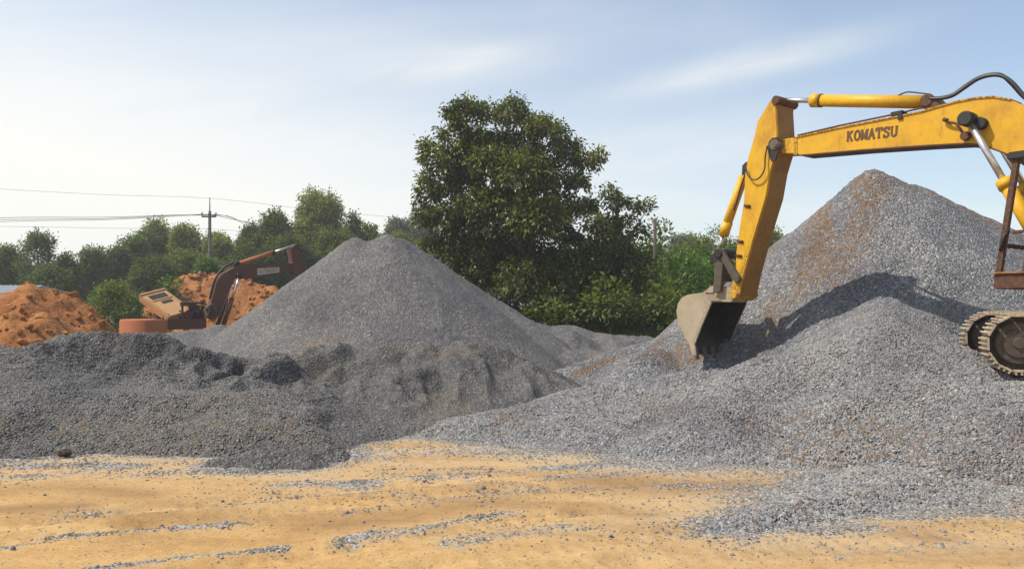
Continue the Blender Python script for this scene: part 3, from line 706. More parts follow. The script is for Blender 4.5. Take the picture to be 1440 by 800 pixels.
# inner plate facing the machine, its shade painted in as darker grimy yellow
ip = [(1095, 141), (1092.5, 152), (1094.5, 187), (1092.5, 215), (1084.5, 242), (1078.5, 277), (1059.5, 340), (1046.5, 389), (1041, 416)]
edge_strip(ip, -0.03, 0.52, 0.006).build('inner_shade_plate', M['innerpaint'], arm)
MB().cyl(B(1090, 141, -0.09), B(1090, 141, -0.09)+n*0.64, 0.085, bevel=0.01).build('pin_boss', M['rust'], arm)
MB().cyl(B(1088, 204, -0.075), B(1088, 204, -0.075)+n*0.61, 0.10, bevel=0.015).cyl(B(1088, 204, -0.09), B(1088, 204, -0.09)+n*0.64, 0.05).build('pivot_boss', M['dirtysteel'], EX)
MB().prism([B(1081, 199, -0.056), B(1086, 194, -0.056), B(1094, 193, -0.056), B(1094, 214, -0.056), B(1090, 226, -0.056), B(1085, 228, -0.056), B(1081, 220, -0.056), B(1079, 209, -0.056)], n*0.03, 0.004).build('grease_patch', M['black'], arm)
hose = spline([B(1049, 236, -0.1), B(1052, 247, -0.12), B(1060, 253, -0.12), B(1069, 249, -0.12), B(1075, 238, -0.12), B(1076, 222, -0.11), B(1079, 205, -0.1)], 8)
MB().tube(hose, 0.014).build('hose', M['rubber'], arm)
for px, py in ((1050, 289), (1040, 339), (1038, 359)):
    MB().cyl(B(px-3, py, -0.06), B(px+5, py+1.5, -0.06), 0.028, bevel=0.006).build('pipe_clamp', M['rust'], arm)
# bucket ram on the outside of the stick
MB().cyl(B(1046, 247, 0.16), B(1017, 331, 0.16), 0.092, bevel=0.015).cyl(B(1024, 312, 0.16), B(1017, 332, 0.16), 0.10, bevel=0.012).build('bucket_cylinder', M['ram'], EX)
MB().cyl(B(1017, 329, 0.16), B(1010, 356, 0.16), 0.042).build('bucket_rod', M['chrome'], EX)
MB().cyl(B(1050, 234, -0.02), B(1050, 234, -0.02)+n*0.42, 0.09, bevel=0.012).prism([B(1044, 232, 0.1), B(1056, 228, 0.1), B(1054, 246, 0.1), B(1043, 246, 0.1)], n*0.12).build('cylinder_mount', M['black'], EX)
MB().tube(spline([B(1049, 243, 0.05), B(1042, 262, 0.03), B(1036, 284, 0.04), B(1032, 296, 0.06)], 6), 0.016).build('hose', M['rubber'], EX)
# linkage
lk = MB()
for o_ in (-0.10, 0.36):
    lk.prism([B(1004, 353, o_), B(1016, 352, o_), B(1017, 366, o_), B(1013, 410, o_), B(1002, 412, o_), B(1004, 385, o_)], n*0.07, 0.008)
lk.cyl(B(1010, 357, -0.13), B(1010, 357, -0.13)+n*0.62, 0.09, bevel=0.01).prism([B(1005, 366, -0.05), B(1016, 366, -0.05), B(1014, 396, -0.05), B(1004, 396, -0.05)], n*0.36)
lk.build('bucket_link', M['linksteel'], EX)
MB().cyl(B(1009, 356, -0.16), B(1009, 356, -0.16)+n*0.68, 0.095, bevel=0.012).box(B(1012, 364, 0.1), d*0.10, n*0.2, UP*0.09, 0.01).build('pivot_boss', M['black'], EX)
lk = MB()
for o_ in (-0.13, 0.44):
    lk.prism([B(1007, 352, o_), B(1016, 351, o_), B(1040, 390, o_), B(1037, 398, o_), B(1030, 394, o_)], n*0.06, 0.008)
lk.cyl(B(1035, 392, -0.16), B(1035, 392, -0.16)+n*0.70, 0.06)
lk.build('guide_link', M['linksteel'], EX)
MB().cyl(B(1031, 414, -0.12), B(1031, 414, -0.12)+n*0.70, 0.085, bevel=0.012).build('pin_boss', M['yellow'], EX)
# bucket: two cheeks, a curved back shell, ears, teeth
cheek = [(951, 438), (953, 427), (958, 419), (966, 414.5), (990, 411), (1000, 423), (998, 430), (986, 458), (977, 482), (979, 500), (973, 500), (969, 484), (960, 468), (953, 452)]
BO, BWID = -0.34, 1.18
bk = MB()
bk.prism([B(*p, BO) for p in cheek], n*0.035, 0.006)
far = [B(*p, BO)+n*(BWID-0.035) for p in cheek]
bk.prism(far, n*0.035, 0.006)
shell_ = [(990, 411), (966, 414.5), (958, 419), (953, 427), (951, 438), (953, 452), (960, 468), (969, 484), (974, 499)]
q = [B(*p, BO+0.036) for p in shell_]
cen = B(985, 445, BO+0.036)
for a, b in zip(q[:-1], q[1:]):
    dr = b-a; L = dr.length; dr.normalize(); nn = dr.cross(n).normalized()
    if nn.dot(cen-a) < 0: nn = -nn
    bk.box((a+b)/2+n*(BWID/2-0.036)+nn*0.022, dr*(L/2+0.004), n*(BWID/2-0.038), nn*0.018)
bucket = bk.build('bucket', M['bucket'], EX)
ln = MB()  # thin dark skin inside the bucket; the mouth's shade is in its colour
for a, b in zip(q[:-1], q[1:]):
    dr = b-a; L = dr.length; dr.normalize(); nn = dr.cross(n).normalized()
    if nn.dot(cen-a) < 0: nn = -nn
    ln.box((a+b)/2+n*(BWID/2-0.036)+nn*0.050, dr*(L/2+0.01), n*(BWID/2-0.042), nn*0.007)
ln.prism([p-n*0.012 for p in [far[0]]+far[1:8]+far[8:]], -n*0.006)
ln.build('bucket_shade_lining', M['bucket_inside'], bucket)
# reinforcing strip along the cheek's mouth
mb = MB(); q = [B(999, 425, BO-0.02), B(985, 458, BO-0.02), B(976, 482, BO-0.02)]
for a, b in zip(q[:-1], q[1:]):
    dr = b-a; L = dr.length; dr.normalize(); nn = dr.cross(n).normalized()
    mb.box((a+b)/2, dr*(L/2), n*0.018, nn*0.035)
mb.build('wear_strip', M['bucket'], bucket)
for i in range(5):
    o_ = BO+0.06+i*(BWID-0.12)/4
    a0 = B(974, 492, BO)+n*(o_-BO)
    dn = (B(979, 507, BO)-B(974, 492, BO)).normalized(); sd = dn.cross(n).normalized()
    p4 = [a0-sd*0.055-dn*0.04, a0+sd*0.055-dn*0.04, a0+dn*0.2+sd*0.012, a0+dn*0.2-sd*0.012]
    MB().prism([p-n*0.05 for p in p4], n*0.1, 0.006).build('tooth', M['dirtysteel'], bucket)
for o_ in (0.0, 0.40):
    MB().prism([B(986, 413, o_), B(1000, 402, o_), B(1012, 401, o_), B(1038, 408, o_), B(1040, 420, o_), B(1026, 425, o_), B(1004, 424, o_)], n*0.06, 0.008).build('bucket_ear', M['bucket'], bucket)
tq = [B(988, 412.5, BO+0.04), B(1001, 424, BO+0.04)]
MB().box((tq[0]+tq[1])/2+n*(BWID/2-0.04), (tq[1]-tq[0])/2, n*(BWID/2-0.04), (tq[1]-tq[0]).cross(n).normalized()*0.02).build('hinge_plate', M['bucket'], bucket)

# stick ram over the boom
ra, rb = B(1090, 141, 0.23), B(1310, 144, 0.28)
dr = (rb-ra)
MB().cyl(ra, ra+dr*0.30, 0.046).build('stick_rod', M['chrome'], EX)
sb = MB()
sb.cyl(ra+dr*0.263, ra+dr*0.985, 0.108, bevel=0.012)
sb.cyl(ra+dr*0.262, ra+dr*0.325, 0.123, bevel=0.015)
stick_ram = sb.build('stick_cylinder', M['ram'], EX)
MB().cyl(ra+dr*0.326, ra+dr*0.333, 0.1225).build('gland_ring', M['rust'], stick_ram)
MB().cyl(ra+dr*0.97, ra+dr*1.0, 0.125, bevel=0.02).cyl(rb-n*0.2, rb+n*0.2, 0.10, bevel=0.01).prism([B(1300, 140, 0.1), B(1312, 136, 0.1), B(1324, 149, 0.1), B(1300, 158, 0.1)], n*0.36, 0.01).build('cylinder_clevis', M['rust'], EX)
MB().tube(spline([ra+dr*0.82+UP*0.1-n*0.04, ra+dr*0.87+UP*0.155-n*0.04, ra+dr*0.94+UP*0.14-n*0.05, ra+dr*1.0+UP*0.12-n*0.04], 6), 0.013).build('oil_pipe', M['rust'], EX)
for k, o_ in enumerate((0.10, 0.19)):
    MB().tube(spline([B(1307, 139, o_), B(1325, 138.5-k, o_), B(1340, 134.5-k, o_-0.02), B(1356, 124-k*1.5, o_), B(1374, 112-k, o_), B(1392, 106.5-k*1.3, o_), B(1408, 107-k, o_), B(1422, 115+k*2.5, o_), B(1434, 128+k*3, o_), B(1446, 143, o_), B(1462, 164, o_)], 6), 0.03).build('hose', M['rubber'], EX)
# hard pipes along the boom's back
for o_ in (0.12, 0.2):
    MB().tube([B(1122, 190.5, o_), B(1180, 177, o_), B(1255, 161.5, o_), B(1288, 154, o_), B(1310, 149.5, o_)], 0.016).build('oil_pipe', M['rust'], EX)
MB().box(B(1264, 160.5, 0.14), d*0.10, n*0.09, UP*0.035, 0.01).box(B(1266, 164, 0.07), d*0.04, n*0.02, UP*0.05, 0.005).build('pipe_clamp', M['black'], EX)
# grease pipe on the boom's near face
MB().tube(spline([B(1328, 168, 0.03), B(1334, 172, 0.02), B(1344, 174, 0.02), B(1350, 181, 0.02), B(1354, 188, 0.05)], 6), 0.02).cyl(B(1327, 168, 0.03), B(1332, 170, 0.02), 0.032).build('grease_pipe', M['rust'], EX)
MB().cyl(B(1356, 191, -0.01), B(1356, 191, -0.01)+n*0.12, 0.07, bevel=0.01).build('pipe_flange', M['rust'], EX)
# boom rams, one each side
for o_, s_ in ((-0.10, 1), (0.66, -1)):
    top = B(1376, 173, 0.28)+n*(o_-0.28); bot = B(1482, 352, 0.28)+n*(o_-0.28); dr = bot-top
    MB().cyl(top-n*0.12, top+n*0.12, 0.115, bevel=0.02).build('pivot_boss', M['black'], EX)
    MB().cyl(top, top+dr*0.52, 0.05).build('boom_rod', M['chrome'], EX)
    mb = MB().cyl(top+dr*0.485, bot, 0.10, bevel=0.015).cyl(top+dr*0.48, top+dr*0.55, 0.118, bevel=0.015)
    mb.cyl(bot-n*0.11, bot+n*0.11, 0.11)
    mb.build('boom_cylinder', M['ram'], EX)
MB().cyl(B(1376, 173, -0.06), B(1376, 173, -0.06)+n*0.68, 0.09).build('boom_pin', M['black'], EX)

# upper structure
deck = MB().box(H(-0.97, 0, 2.16), f_*1.78, l_*1.33, UP*0.15, 0.02).build('deck', M['yellow'], EX)
MB().box(H(-2.0, 0, 2.62), f_*0.75, l_*1.30, UP*0.30, 0.05).build('engine_hood', M['yellow'], EX)
MB().box(H(-1.0, -0.95, 2.72), f_*0.9, l_*0.40, UP*0.40, 0.04).build('tank', M['yellow'], EX)
cw = []
for k in range(13):
    a = math.radians(-62+124*k/12)
    cw.append(H(-0.75-2.35*math.cos(a)+0.35, 1.53*math.sin(a)/math.sin(math.radians(62))*0.9, 2.02))
MB().prism(cw, UP*0.85, 0.04).build('counterweight', M['yellow'], EX)
MB().box(H(1.0, -0.2, 2.36), f_*0.32, l_*0.30, UP*0.06).box(H(0.55, 0.12, 2.62), f_*0.35, l_*0.03, UP*0.3, 0.01).box(H(0.55, -0.52, 2.62), f_*0.35, l_*0.03, UP*0.3, 0.01).build('boom_bracket', M['yellow'], EX)
MB().cyl((SC.x, SC.y, 1.75), (SC.x, SC.y, 2.01), 0.62, seg=32).build('slew_ring', M['trackdark'], EX)
# open cab frame
cab = bpy.data.objects.new('cab', None); COL.objects.link(cab); cab.parent = EX; cab.location = H(0.4, 0.9, 2.2)-SC
u0, u1, v0, v1, zb, zt = 1.287, -0.35, 1.40, 0.42, 2.46, 3.98
def post(a, b, w, name, mat):
    dr = (b-a); L = dr.length; dr.normalize(); s1 = l_; s2 = dr.cross(s1).normalized()
    return MB().box((a+b)/2, dr*L/2, s1*w/2, s2*w/2, 0.008).build(name, mat, cab)
MB().box((H(u0, v0, 0)+H(u1, v1, 0))/2+UP*2.335, f_*((u0-u1)/2+0.02), l_*((v0-v1)/2+0.02), UP*0.105, 0.012).build('sill', M['rust'], cab)
MB().box((H(u0, v0, 0)+H(u1, v1, 0))/2+UP*2.452, f_*((u0-u1)/2+0.05), l_*((v0-v1)/2+0.05), UP*0.012).build('floor_plate', M['sillrust'], cab)
ft, rt = u0-0.25, u1+0.02
post(H(u0-0.03, v0-0.03, zb), H(ft, v0-0.03, zt), 0.078, 'post', M['cabpaint'])
post(H(u0-0.03, v1+0.03, zb), H(ft, v1+0.03, zt), 0.078, 'post', M['cabpaint'])
post(H(rt, v0-0.03, zb), H(rt, v0-0.03, zt), 0.078, 'post', M['cabpaint'])
post(H(rt, v1+0.03, zb), H(rt, v1+0.03, zt), 0.078, 'post', M['cabpaint'])
MB().box((H(ft, v0, 0)+H(rt, v1, 0))/2+UP*(zt+0.045), f_*((ft-rt)/2+0.10), l_*((v0-v1)/2+0.05), UP*0.055, 0.02).build('roof', M['black'], cab)
post(H(u0-0.11, v0-0.08, 2.82), H(u0-0.11, v1+0.08, 2.82), 0.06, 'rail', M['rust'])
post(H(rt+0.06, v0-0.03, 3.0), H(u0-0.2, v0-0.03, 3.0), 0.045, 'rail', M['cabpaint'])
MB().tube([H(u0-0.05, v0-0.03, 2.75), H(u0-0.09, v0+0.04, 2.8), H(u0-0.12, v0+0.05, 2.95), H(u0-0.15, v0-0.02, 3.02)], 0.03).build('grab_handle', M['black'], cab)
MB().box(H(0.98, 0.62, 2.62), f_*0.06, l_*0.05, UP*0.16, 0.015).tube([H(0.98, 0.62, 2.78), H(0.94, 0.63, 3.0)], 0.014).build('lever', M['sillrust'], cab)
MB().box(H(0.2, 0.9, 2.68), f_*0.25, l_*0.26, UP*0.22, 0.05).box(H(-0.08, 0.9, 3.1), f_*0.06, l_*0.24, UP*0.32, 0.05).build('seat', M['seat'], cab)

# undercarriage
pt_ = math.radians(22)
dt = Vector((math.cos(pt_), -math.sin(pt_), 0)); nt = Vector((math.sin(pt_), math.cos(pt_), 0))
NF = Vector((6.72, 10.62, 1.50))                  # centre of the near idler at its outer face
R0, LEN, SW = 0.40, 3.25, 0.50
def track(off):
    base = NF+nt*off
    tr = bpy.data.objects.new('track', None); COL.objects.link(tr); tr.parent = EX; tr.location = base-SC
    r = R0-0.045
    per = 2*math.pi*r+2*LEN; N = 46
    def at(s):
        s = s % per
        if s < LEN: return base+dt*s+UP*r, dt, UP
        s -= LEN
        if s < math.pi*r:
            a = s/r; return base+dt*(LEN+r*math.sin(a))+UP*(r*math.cos(a)), dt*math.cos(a)-UP*math.sin(a), dt*math.sin(a)+UP*math.cos(a)
        s -= math.pi*r
        if s < LEN: return base+dt*(LEN-s)-UP*r, -dt, -UP
        s -= LEN; a = s/r
        return base-dt*(r*math.sin(a))-UP*(r*math.cos(a)), -dt*math.cos(a)+UP*math.sin(a), -dt*math.sin(a)-UP*math.cos(a)
    for i in range(N):
        c, tg, o_ = at(i*per/N)
        mb = MB().box(c+nt*SW/2+o_*0.012, tg*(per/N*0.46), nt*SW/2, o_*0.014, 0.004)
        for q_ in (-0.32, 0.02, 0.36):
            mb.box(c+nt*SW/2+o_*0.042+tg*(per/N*q_), tg*0.011, nt*(SW/2-0.004), o_*0.020)
        mb.build('track_shoe', M['shoe'], tr)
    ch = MB(); n_ = 60
    for i in range(n_):
        c, tg, o_ = at(i*per/n_)
        for w_ in (0.14, 0.30):
            ch.box(c+nt*(w_+0.03)-o_*0.055, tg*(per/n_*0.49), nt*0.028, o_*0.045)
    ch.build('track_chain', M['trackdark'], tr)
    for s_ in (0, LEN):
        c = base+dt*s_
        MB().cyl(c+nt*0.10, c+nt*0.40, 0.285, seg=40, bevel=0.02).cyl(c+nt*0.075, c+nt*0.12, 0.20, seg=32, bevel=0.015).cyl(c+nt*0.05, c+nt*0.09, 0.075, bevel=0.01).build('idler_wheel', M['wheel'], tr)
    for k in range(6):
        c = base+dt*(0.5+k*0.45)-UP*(r-0.16)
        MB().cyl(c+nt*0.08, c+nt*0.42, 0.095, bevel=0.01).build('track_roller', M['trackdark'], tr)
    MB().box(base+dt*LEN/2+nt*0.25+UP*0.02, dt*(LEN/2-0.33), nt*0.12, UP*0.13, 0.02).build('track_frame', M['trackdark'], tr)
track(0.0); track(1.95)
cn = NF+nt*1.2+dt*LEN/2
MB().box(cn+UP*0.02, dt*0.55, nt*0.95, UP*0.17, 0.03).build('undercarriage', M['trackdark'], EX)

# ---------------------------------------------------------------- the old brown excavator
psi = math.radians(38)
f2 = Vector((math.cos(psi), math.sin(psi), 0)); r2 = Vector((math.sin(psi), -math.cos(psi), 0)); l2 = -r2
SC2 = P(262, 440, 35.6); SC2.z = -0.55
E2 = empty('excavator', SC2, 'old faded brown excavator with its hood propped open, parked behind the dark gravel bank', 'excavator', 'excavators')
def H2(u, v, z): return Vector((SC2.x, SC2.y, 0))+f2*u+l2*v+UP*z
CC2 = r2.dot(SC2)+0.22
def B2(px, py, off=0.0):
    r = Vector(((px-CX)/F, 1.0, (HY-py)/F)); t = (CC2-off)/(r2.x*r.x+r2.y*r.y)
    return Vector((r.x*t, t, CZ+r.z*t))
bp = [(292, 447), (297, 425), (301, 410), (305, 395), (312, 386), (328, 377), (341, 371.5), (375, 371.5), (414, 370), (417, 379), (395, 384), (366, 391), (341, 392), (331, 391), (321, 412), (309, 442), (304, 449)]
boom2 = MB().prism([B2(*p) for p in bp], -r2*0.44, 0.015).build('boom', M['brownpaint'], E2)
ap = [(409, 349), (417, 343), (422, 354), (429, 372), (446, 432), (440, 436), (428, 400), (418, 386), (411, 383), (412, 368)]
MB().prism([B2(*p, -0.05) for p in ap], -r2*0.54, 0.012).build('stick', M['brownpaint'], E2)
a_, b_ = B2(333, 372, 0.2), B2(414, 345, 0.2); dr = b_-a_
MB().cyl(a_, a_+dr*0.62, 0.10, bevel=0.01).build('stick_cylinder', M['orangepaint'], E2)
MB().cyl(a_+dr*0.6, b_, 0.05).build('stick_rod', M['chrome'], E2)
MB().cyl(a_-r2*0.15, a_+r2*0.15, 0.14).cyl(a_+dr*0.6, a_+dr*0.64, 0.125).build('cylinder_clevis', M['black'], E2)
MB().tube(spline([B2(334, 368, 0.2), B2(322, 372, 0.2), B2(311, 380, 0.2), B2(301, 396, 0.2), B2(295, 420, 0.2)], 5), 0.05).build('hose', M['black'], E2)
for o_ in (-0.16, 0.60):
    a_, b_ = B2(333, 388, 0.2)-r2*(o_-0.2), B2(310, 458, 0.2)-r2*(o_-0.2); dr = b_-a_
    MB().cyl(a_, a_+dr*0.5, 0.055).build('boom_rod', M['chrome'], E2)
    MB().cyl(a_+dr*0.45, b_, 0.10, bevel=0.01).build('boom_cylinder', M['brownpaint'], E2)
    MB().cyl(a_-r2*0.08, a_+r2*0.08, 0.13).build('pivot_boss', M['black'], E2)
pl_ = [B2(362, 377.5, -0.012), B2(393, 375.5, -0.012), B2(393, 383, -0.012), B2(362, 387, -0.012)]
plate = MB().prism(pl_, -r2*0.01).build('name_plate', M['white'], boom2)
la = B2(364.5, 384.6, -0.016); ux = (B2(391.5, 381.6, -0.016)-la); wl = ux.length; ux.normalize(); uy = (UP-ux*UP.dot(ux)).normalized()
lettering('HITACHI', la, ux, uy, r2, wl/7, wl/7*0.78, 0.17, 0.035, boom2, M['pale_letter'], False)
# body
MB().box(H2(-0.33, 0, 1.22), f2*0.80, l2*1.32, UP*0.22, 0.02).build('deck', M['brownpaint'], E2)
cw = []
for k in range(15):
    a = math.radians(-66+132*k/14)
    cw.append(H2(-1.95-1.15*math.cos(a)+0.42, 1.46*math.sin(a)/math.sin(math.radians(66)), 0.62))
cw = [H2(-1.16, -1.46, 0.62)]+cw+[H2(-1.16, 1.46, 0.62)]
MB().prism(cw, UP*0.80, 0.05).build('counterweight', M['orangepaint'], E2)
MB().box(H2(-1.9, -1.2, 0.80), f2*0.03, l2*0.10, UP*0.05).build('tow_slot', M['black'], E2)
# propped-open hood: a shallow pressed box, tipped up at the rear
hc = P(234, 425, 34.9)
ha = (P(198, 412, 35.2)-P(238, 442, 34.5)); ha.normalize()
hb = (l2*0.15-r2*-0.0+f2*1.0); hb = (hb-ha*hb.dot(ha)).normalized()
hb = (P(233, 405, 36.0)-P(198, 409, 35.2)); hb = (hb-ha*hb.dot(ha)).normalized()
hn = ha.cross(hb).normalized()
if hn.z < 0: hn = -hn
hood = MB()
hood.box(hc-hn*0.17, ha*0.98, hb*0.62, hn*0.17, 0.03)
hood.box(hc+ha*0.92, ha*0.05, hb*0.62, hn*0.05, 0.01).box(hc-ha*0.15+hb*0.53, ha*0.70, hb*0.04, hn*0.04, 0.01).box(hc-ha*0.15-hb*0.53, ha*0.70, hb*0.04, hn*0.04, 0.01).box(hc+ha*0.30, ha*0.04, hb*0.48, hn*0.035, 0.008)
hood_o = hood.build('hood', M['tanpaint'], E2)
MB().box(hc+ha*0.55+hn*0.0, ha*0.16, hb*0.40, hn*0.02).box(hc+ha*0.05+hb*0.08, ha*0.10, hb*0.26, hn*0.012).build('vent', M['black'], hood_o)
MB().box(H2(0.05, -0.75, 1.62), f2*0.3, l2*0.25, UP*0.2, 0.03).box(H2(-0.6, -0.3, 1.62), f2*0.4, l2*0.35, UP*0.18, 0.03).cyl(H2(-0.5, -0.8, 1.44), H2(-0.5, -0.8, 1.8), 0.07).box(H2(-1.1, -0.7, 1.53), f2*0.10, l2*0.12, UP*0.13, 0.02).box(H2(-0.9, 0.5, 1.6), f2*0.25, l2*0.3, UP*0.18, 0.03).build('engine', M['black'], E2)
mb = MB()
for k in range(7):
    a = k*0.9; c0 = H2(0.55+0.1*math.cos(a), -0.5+0.14*k, 1.46)
    mb.tube(spline([c0, c0+UP*0.35+f2*0.1*math.sin(a*2), c0+UP*0.62+f2*(0.25+0.1*math.cos(a)), c0+UP*0.3+f2*0.5], 5), 0.035)
mb.build('hose', M['dirtysteel'], E2)
mb = MB()
mb.box(H2(-0.05, -1.05, 2.08), f2*0.50, l2*0.10, UP*0.09, 0.02).box(H2(0.38, -1.0, 1.75), f2*0.05, l2*0.05, UP*0.32).box(H2(-0.45, -1.0, 1.75), f2*0.04, l2*0.04, UP*0.30)
mb.box(H2(0.1, -0.6, 1.72), f2*0.22, l2*0.22, UP*0.28, 0.02).box(H2(-0.2, -1.0, 1.6), f2*0.16, l2*0.14, UP*0.15, 0.02).cyl(H2(0.18, -1.05, 1.46), H2(0.18, -1.05, 1.92), 0.09).cyl(H2(-0.1, -1.1, 1.70), H2(0.32, -1.1, 1.78), 0.05)
mb.build('valve_block', M['brownpaint'], E2)
for a_, b_ in ((0.30, 0.9), (0.05, 0.5), (-0.2, 0.25)):
    MB().tube(spline([H2(a_, -1.12, 2.0), H2(a_+0.18, -1.2, 1.8), H2(a_+0.05, -1.18, 1.6), H2(b_, -0.9, 1.46)], 6), 0.028).build('hose', M['rubber'], E2)
MB().tube([H2(0.42, -1.28, 1.43), H2(0.42, -1.28, 2.0), H2(0.1, -1.28, 2.05)], 0.025).build('grab_rail', M['tanpaint'], E2)
MB().box(H2(-0.25, -0.9, 2.14), f2*0.25, l2*0.12, UP*0.05, 0.02).build('filter_cover', M['white'], E2)
for v_ in (0.95, -0.95):
    tr = MB()
    for s_ in (-1.45, 1.45): tr.cyl(H2(s_, v_-0.25, 0.0), H2(s_, v_+0.25, 0.0), 0.42, seg=28, bevel=0.03)
    tr.box(H2(0, v_, 0.0), f2*1.45, l2*0.25, UP*0.40, 0.03).build('track', M['trackdark'], E2)

# ---------------------------------------------------------------- foliage
def leaves_mesh(name, cen, outward, L, Wd, droop, rng, jitter):
    m = len(cen)
    dirv = outward+rng.normal(0, jitter, (m, 3)); dirv[:, 2] -= droop
    dirv /= np.linalg.norm(dirv, axis=1, keepdims=True)+1e-9
    ref = rng.normal(0, 1, (m, 3))*0.7+np.array([0, 0, 1.0])
    side = np.cross(dirv, ref); side /= np.linalg.norm(side, axis=1, keepdims=True)+1e-9
    l = (L*rng.uniform(0.6, 1.25, m))[:, None]; w = (Wd*rng.uniform(0.7, 1.2, m))[:, None]
    a = cen; b = cen+dirv*l*0.5+side*w*0.5; c = cen+dirv*l; d_ = cen+dirv*l*0.5-side*w*0.5
    V = np.stack([a, b, c, d_], 1).reshape(-1, 3)
    return np_mesh(name, V, np.arange(4*m).reshape(m, 4))
def lobe_leaves(lobes, per_m2, cluster, L, rng, spread):
    C, O = [], []
    for (c, r) in lobes:
        c = np.array(c); r = np.array(r)
        area = 4*np.pi*((r[0]*r[1])**1.6/3+(r[0]*r[2])**1.6/3+(r[1]*r[2])**1.6/3)**(1/1.6)
        k = max(6, int(area*per_m2/cluster))
        v = rng.normal(0, 1, (k, 3)); v /= np.linalg.norm(v, axis=1, keepdims=True)
        v[:, 2] = np.where(v[:, 2] < -0.5, -v[:, 2]*rng.random(k), v[:, 2])
        rad = np.where(rng.random(k) < 0.72, rng.uniform(0.82, 1.06, k), rng.uniform(0.45, 0.82, k))
        lump = 1+0.16*np.sin(v[:, 0]*7+c[0])*np.cos(v[:, 2]*6+c[2])
        pos = c+v*r*(rad*lump)[:, None]
        pos = np.repeat(pos, cluster, 0)+rng.normal(0, spread, (k*cluster, 3))
        C.append(pos); O.append(np.repeat(v, cluster, 0))
    return np.concatenate(C), np.concatenate(O)
def crown_lobes(cx, cy, z0, z1, rx, ry, rng, nl):
    """many small lobes packed on the upper shell of the crown, over a loose core"""
    out = []
    zc = z0+(z1-z0)*0.42; hu, hd = z1-zc, zc-z0
    for i in range(nl*2):
        a = rng.uniform(0, 2*np.pi); t = rng.uniform(-0.75, 0.98)
        k = math.sqrt(max(0.02, 1-t*t))*rng.uniform(0.6, 0.85)
        r = rng.uniform(0.20, 0.34)
        out.append(((cx+rx*k*math.cos(a), cy+ry*k*math.sin(a), zc+(hu if t > 0 else hd)*t*0.78), (rx*r, ry*r, min(rx, hu)*r)))
    out.append(((cx, cy, zc), (rx*0.72, ry*0.72, (hu+hd)*0.34)))
    out.append(((cx, cy, zc+hu*0.42), (rx*0.58, ry*0.58, hu*0.46)))
    for q_ in range(3):
        out.append(((cx+rx*rng.uniform(-.38, .38), cy+ry*rng.uniform(-.3, .3), z1-hu*rng.uniform(0.22, 0.32)), (rx*0.34, ry*0.34, hu*0.24)))
    return out
def trunk_mesh(base, top, r, branches, rng):
    mb = MB()
    b, t = Vector(base), Vector(top)
    pts = [b, b.lerp(t, 0.35)+Vector((rng.uniform(-.1, .1), rng.uniform(-.1, .1), 0))*r*4, b.lerp(t, 0.7)+Vector((rng.uniform(-.1, .1), 0, 0))*r*4, t]
    sp = spline(pts, 4); N = len(sp)
    mb.tube(sp, r, 8, [r*(1.25-0.95*i/(N-1)) for i in range(N)])
    for e in branches:
        k = rng.uniform(0.3, 0.8); s = b.lerp(t, k); e = Vector(e)
        mid = s.lerp(e, 0.5)+Vector((0, 0, 0.12*(e-s).length))
        sp = spline([s, mid, e], 4)
        mb.tube(sp, r*0.4, 6, [r*(0.5-0.42*i/(len(sp)-1)) for i in range(len(sp))])
    return mb
def tree(name, label, cat, group, px, top, wpx, Yd, mat, seed, z0=None, frac=0.22, nl=9, leafL=0.42, dens=16, droop=0.25, ry=None):
    rng = np.random.default_rng(seed)
    q = P(px, top, Yd); gz = float(ground_h(np.array([q.x]), np.array([Yd]))[0])
    rx = wpx*Yd/F/2; h = q.z-gz
    t = empty(name, (q.x, Yd, gz), label, cat, group)
    lob = crown_lobes(q.x, Yd, gz+h*frac, q.z+h*0.05, rx, ry or rx*0.9, rng, nl)
    mb = trunk_mesh((q.x, Yd, gz-0.2), (q.x+rng.uniform(-.3, .3)*rx, Yd, gz+h*0.7), max(0.06, h*0.022), [l[0] for l in lob[:6]], rng)
    mb.build('trunk', M['bark'], t)
    C, O = lobe_leaves(lob, dens, 7, leafL, rng, leafL*0.8)
    link('crown', leaves_mesh('crown', C, O, leafL, leafL*0.55, droop, rng, 0.7), M[mat], t)
    return t

FG = 'trees of the wood behind the yard'
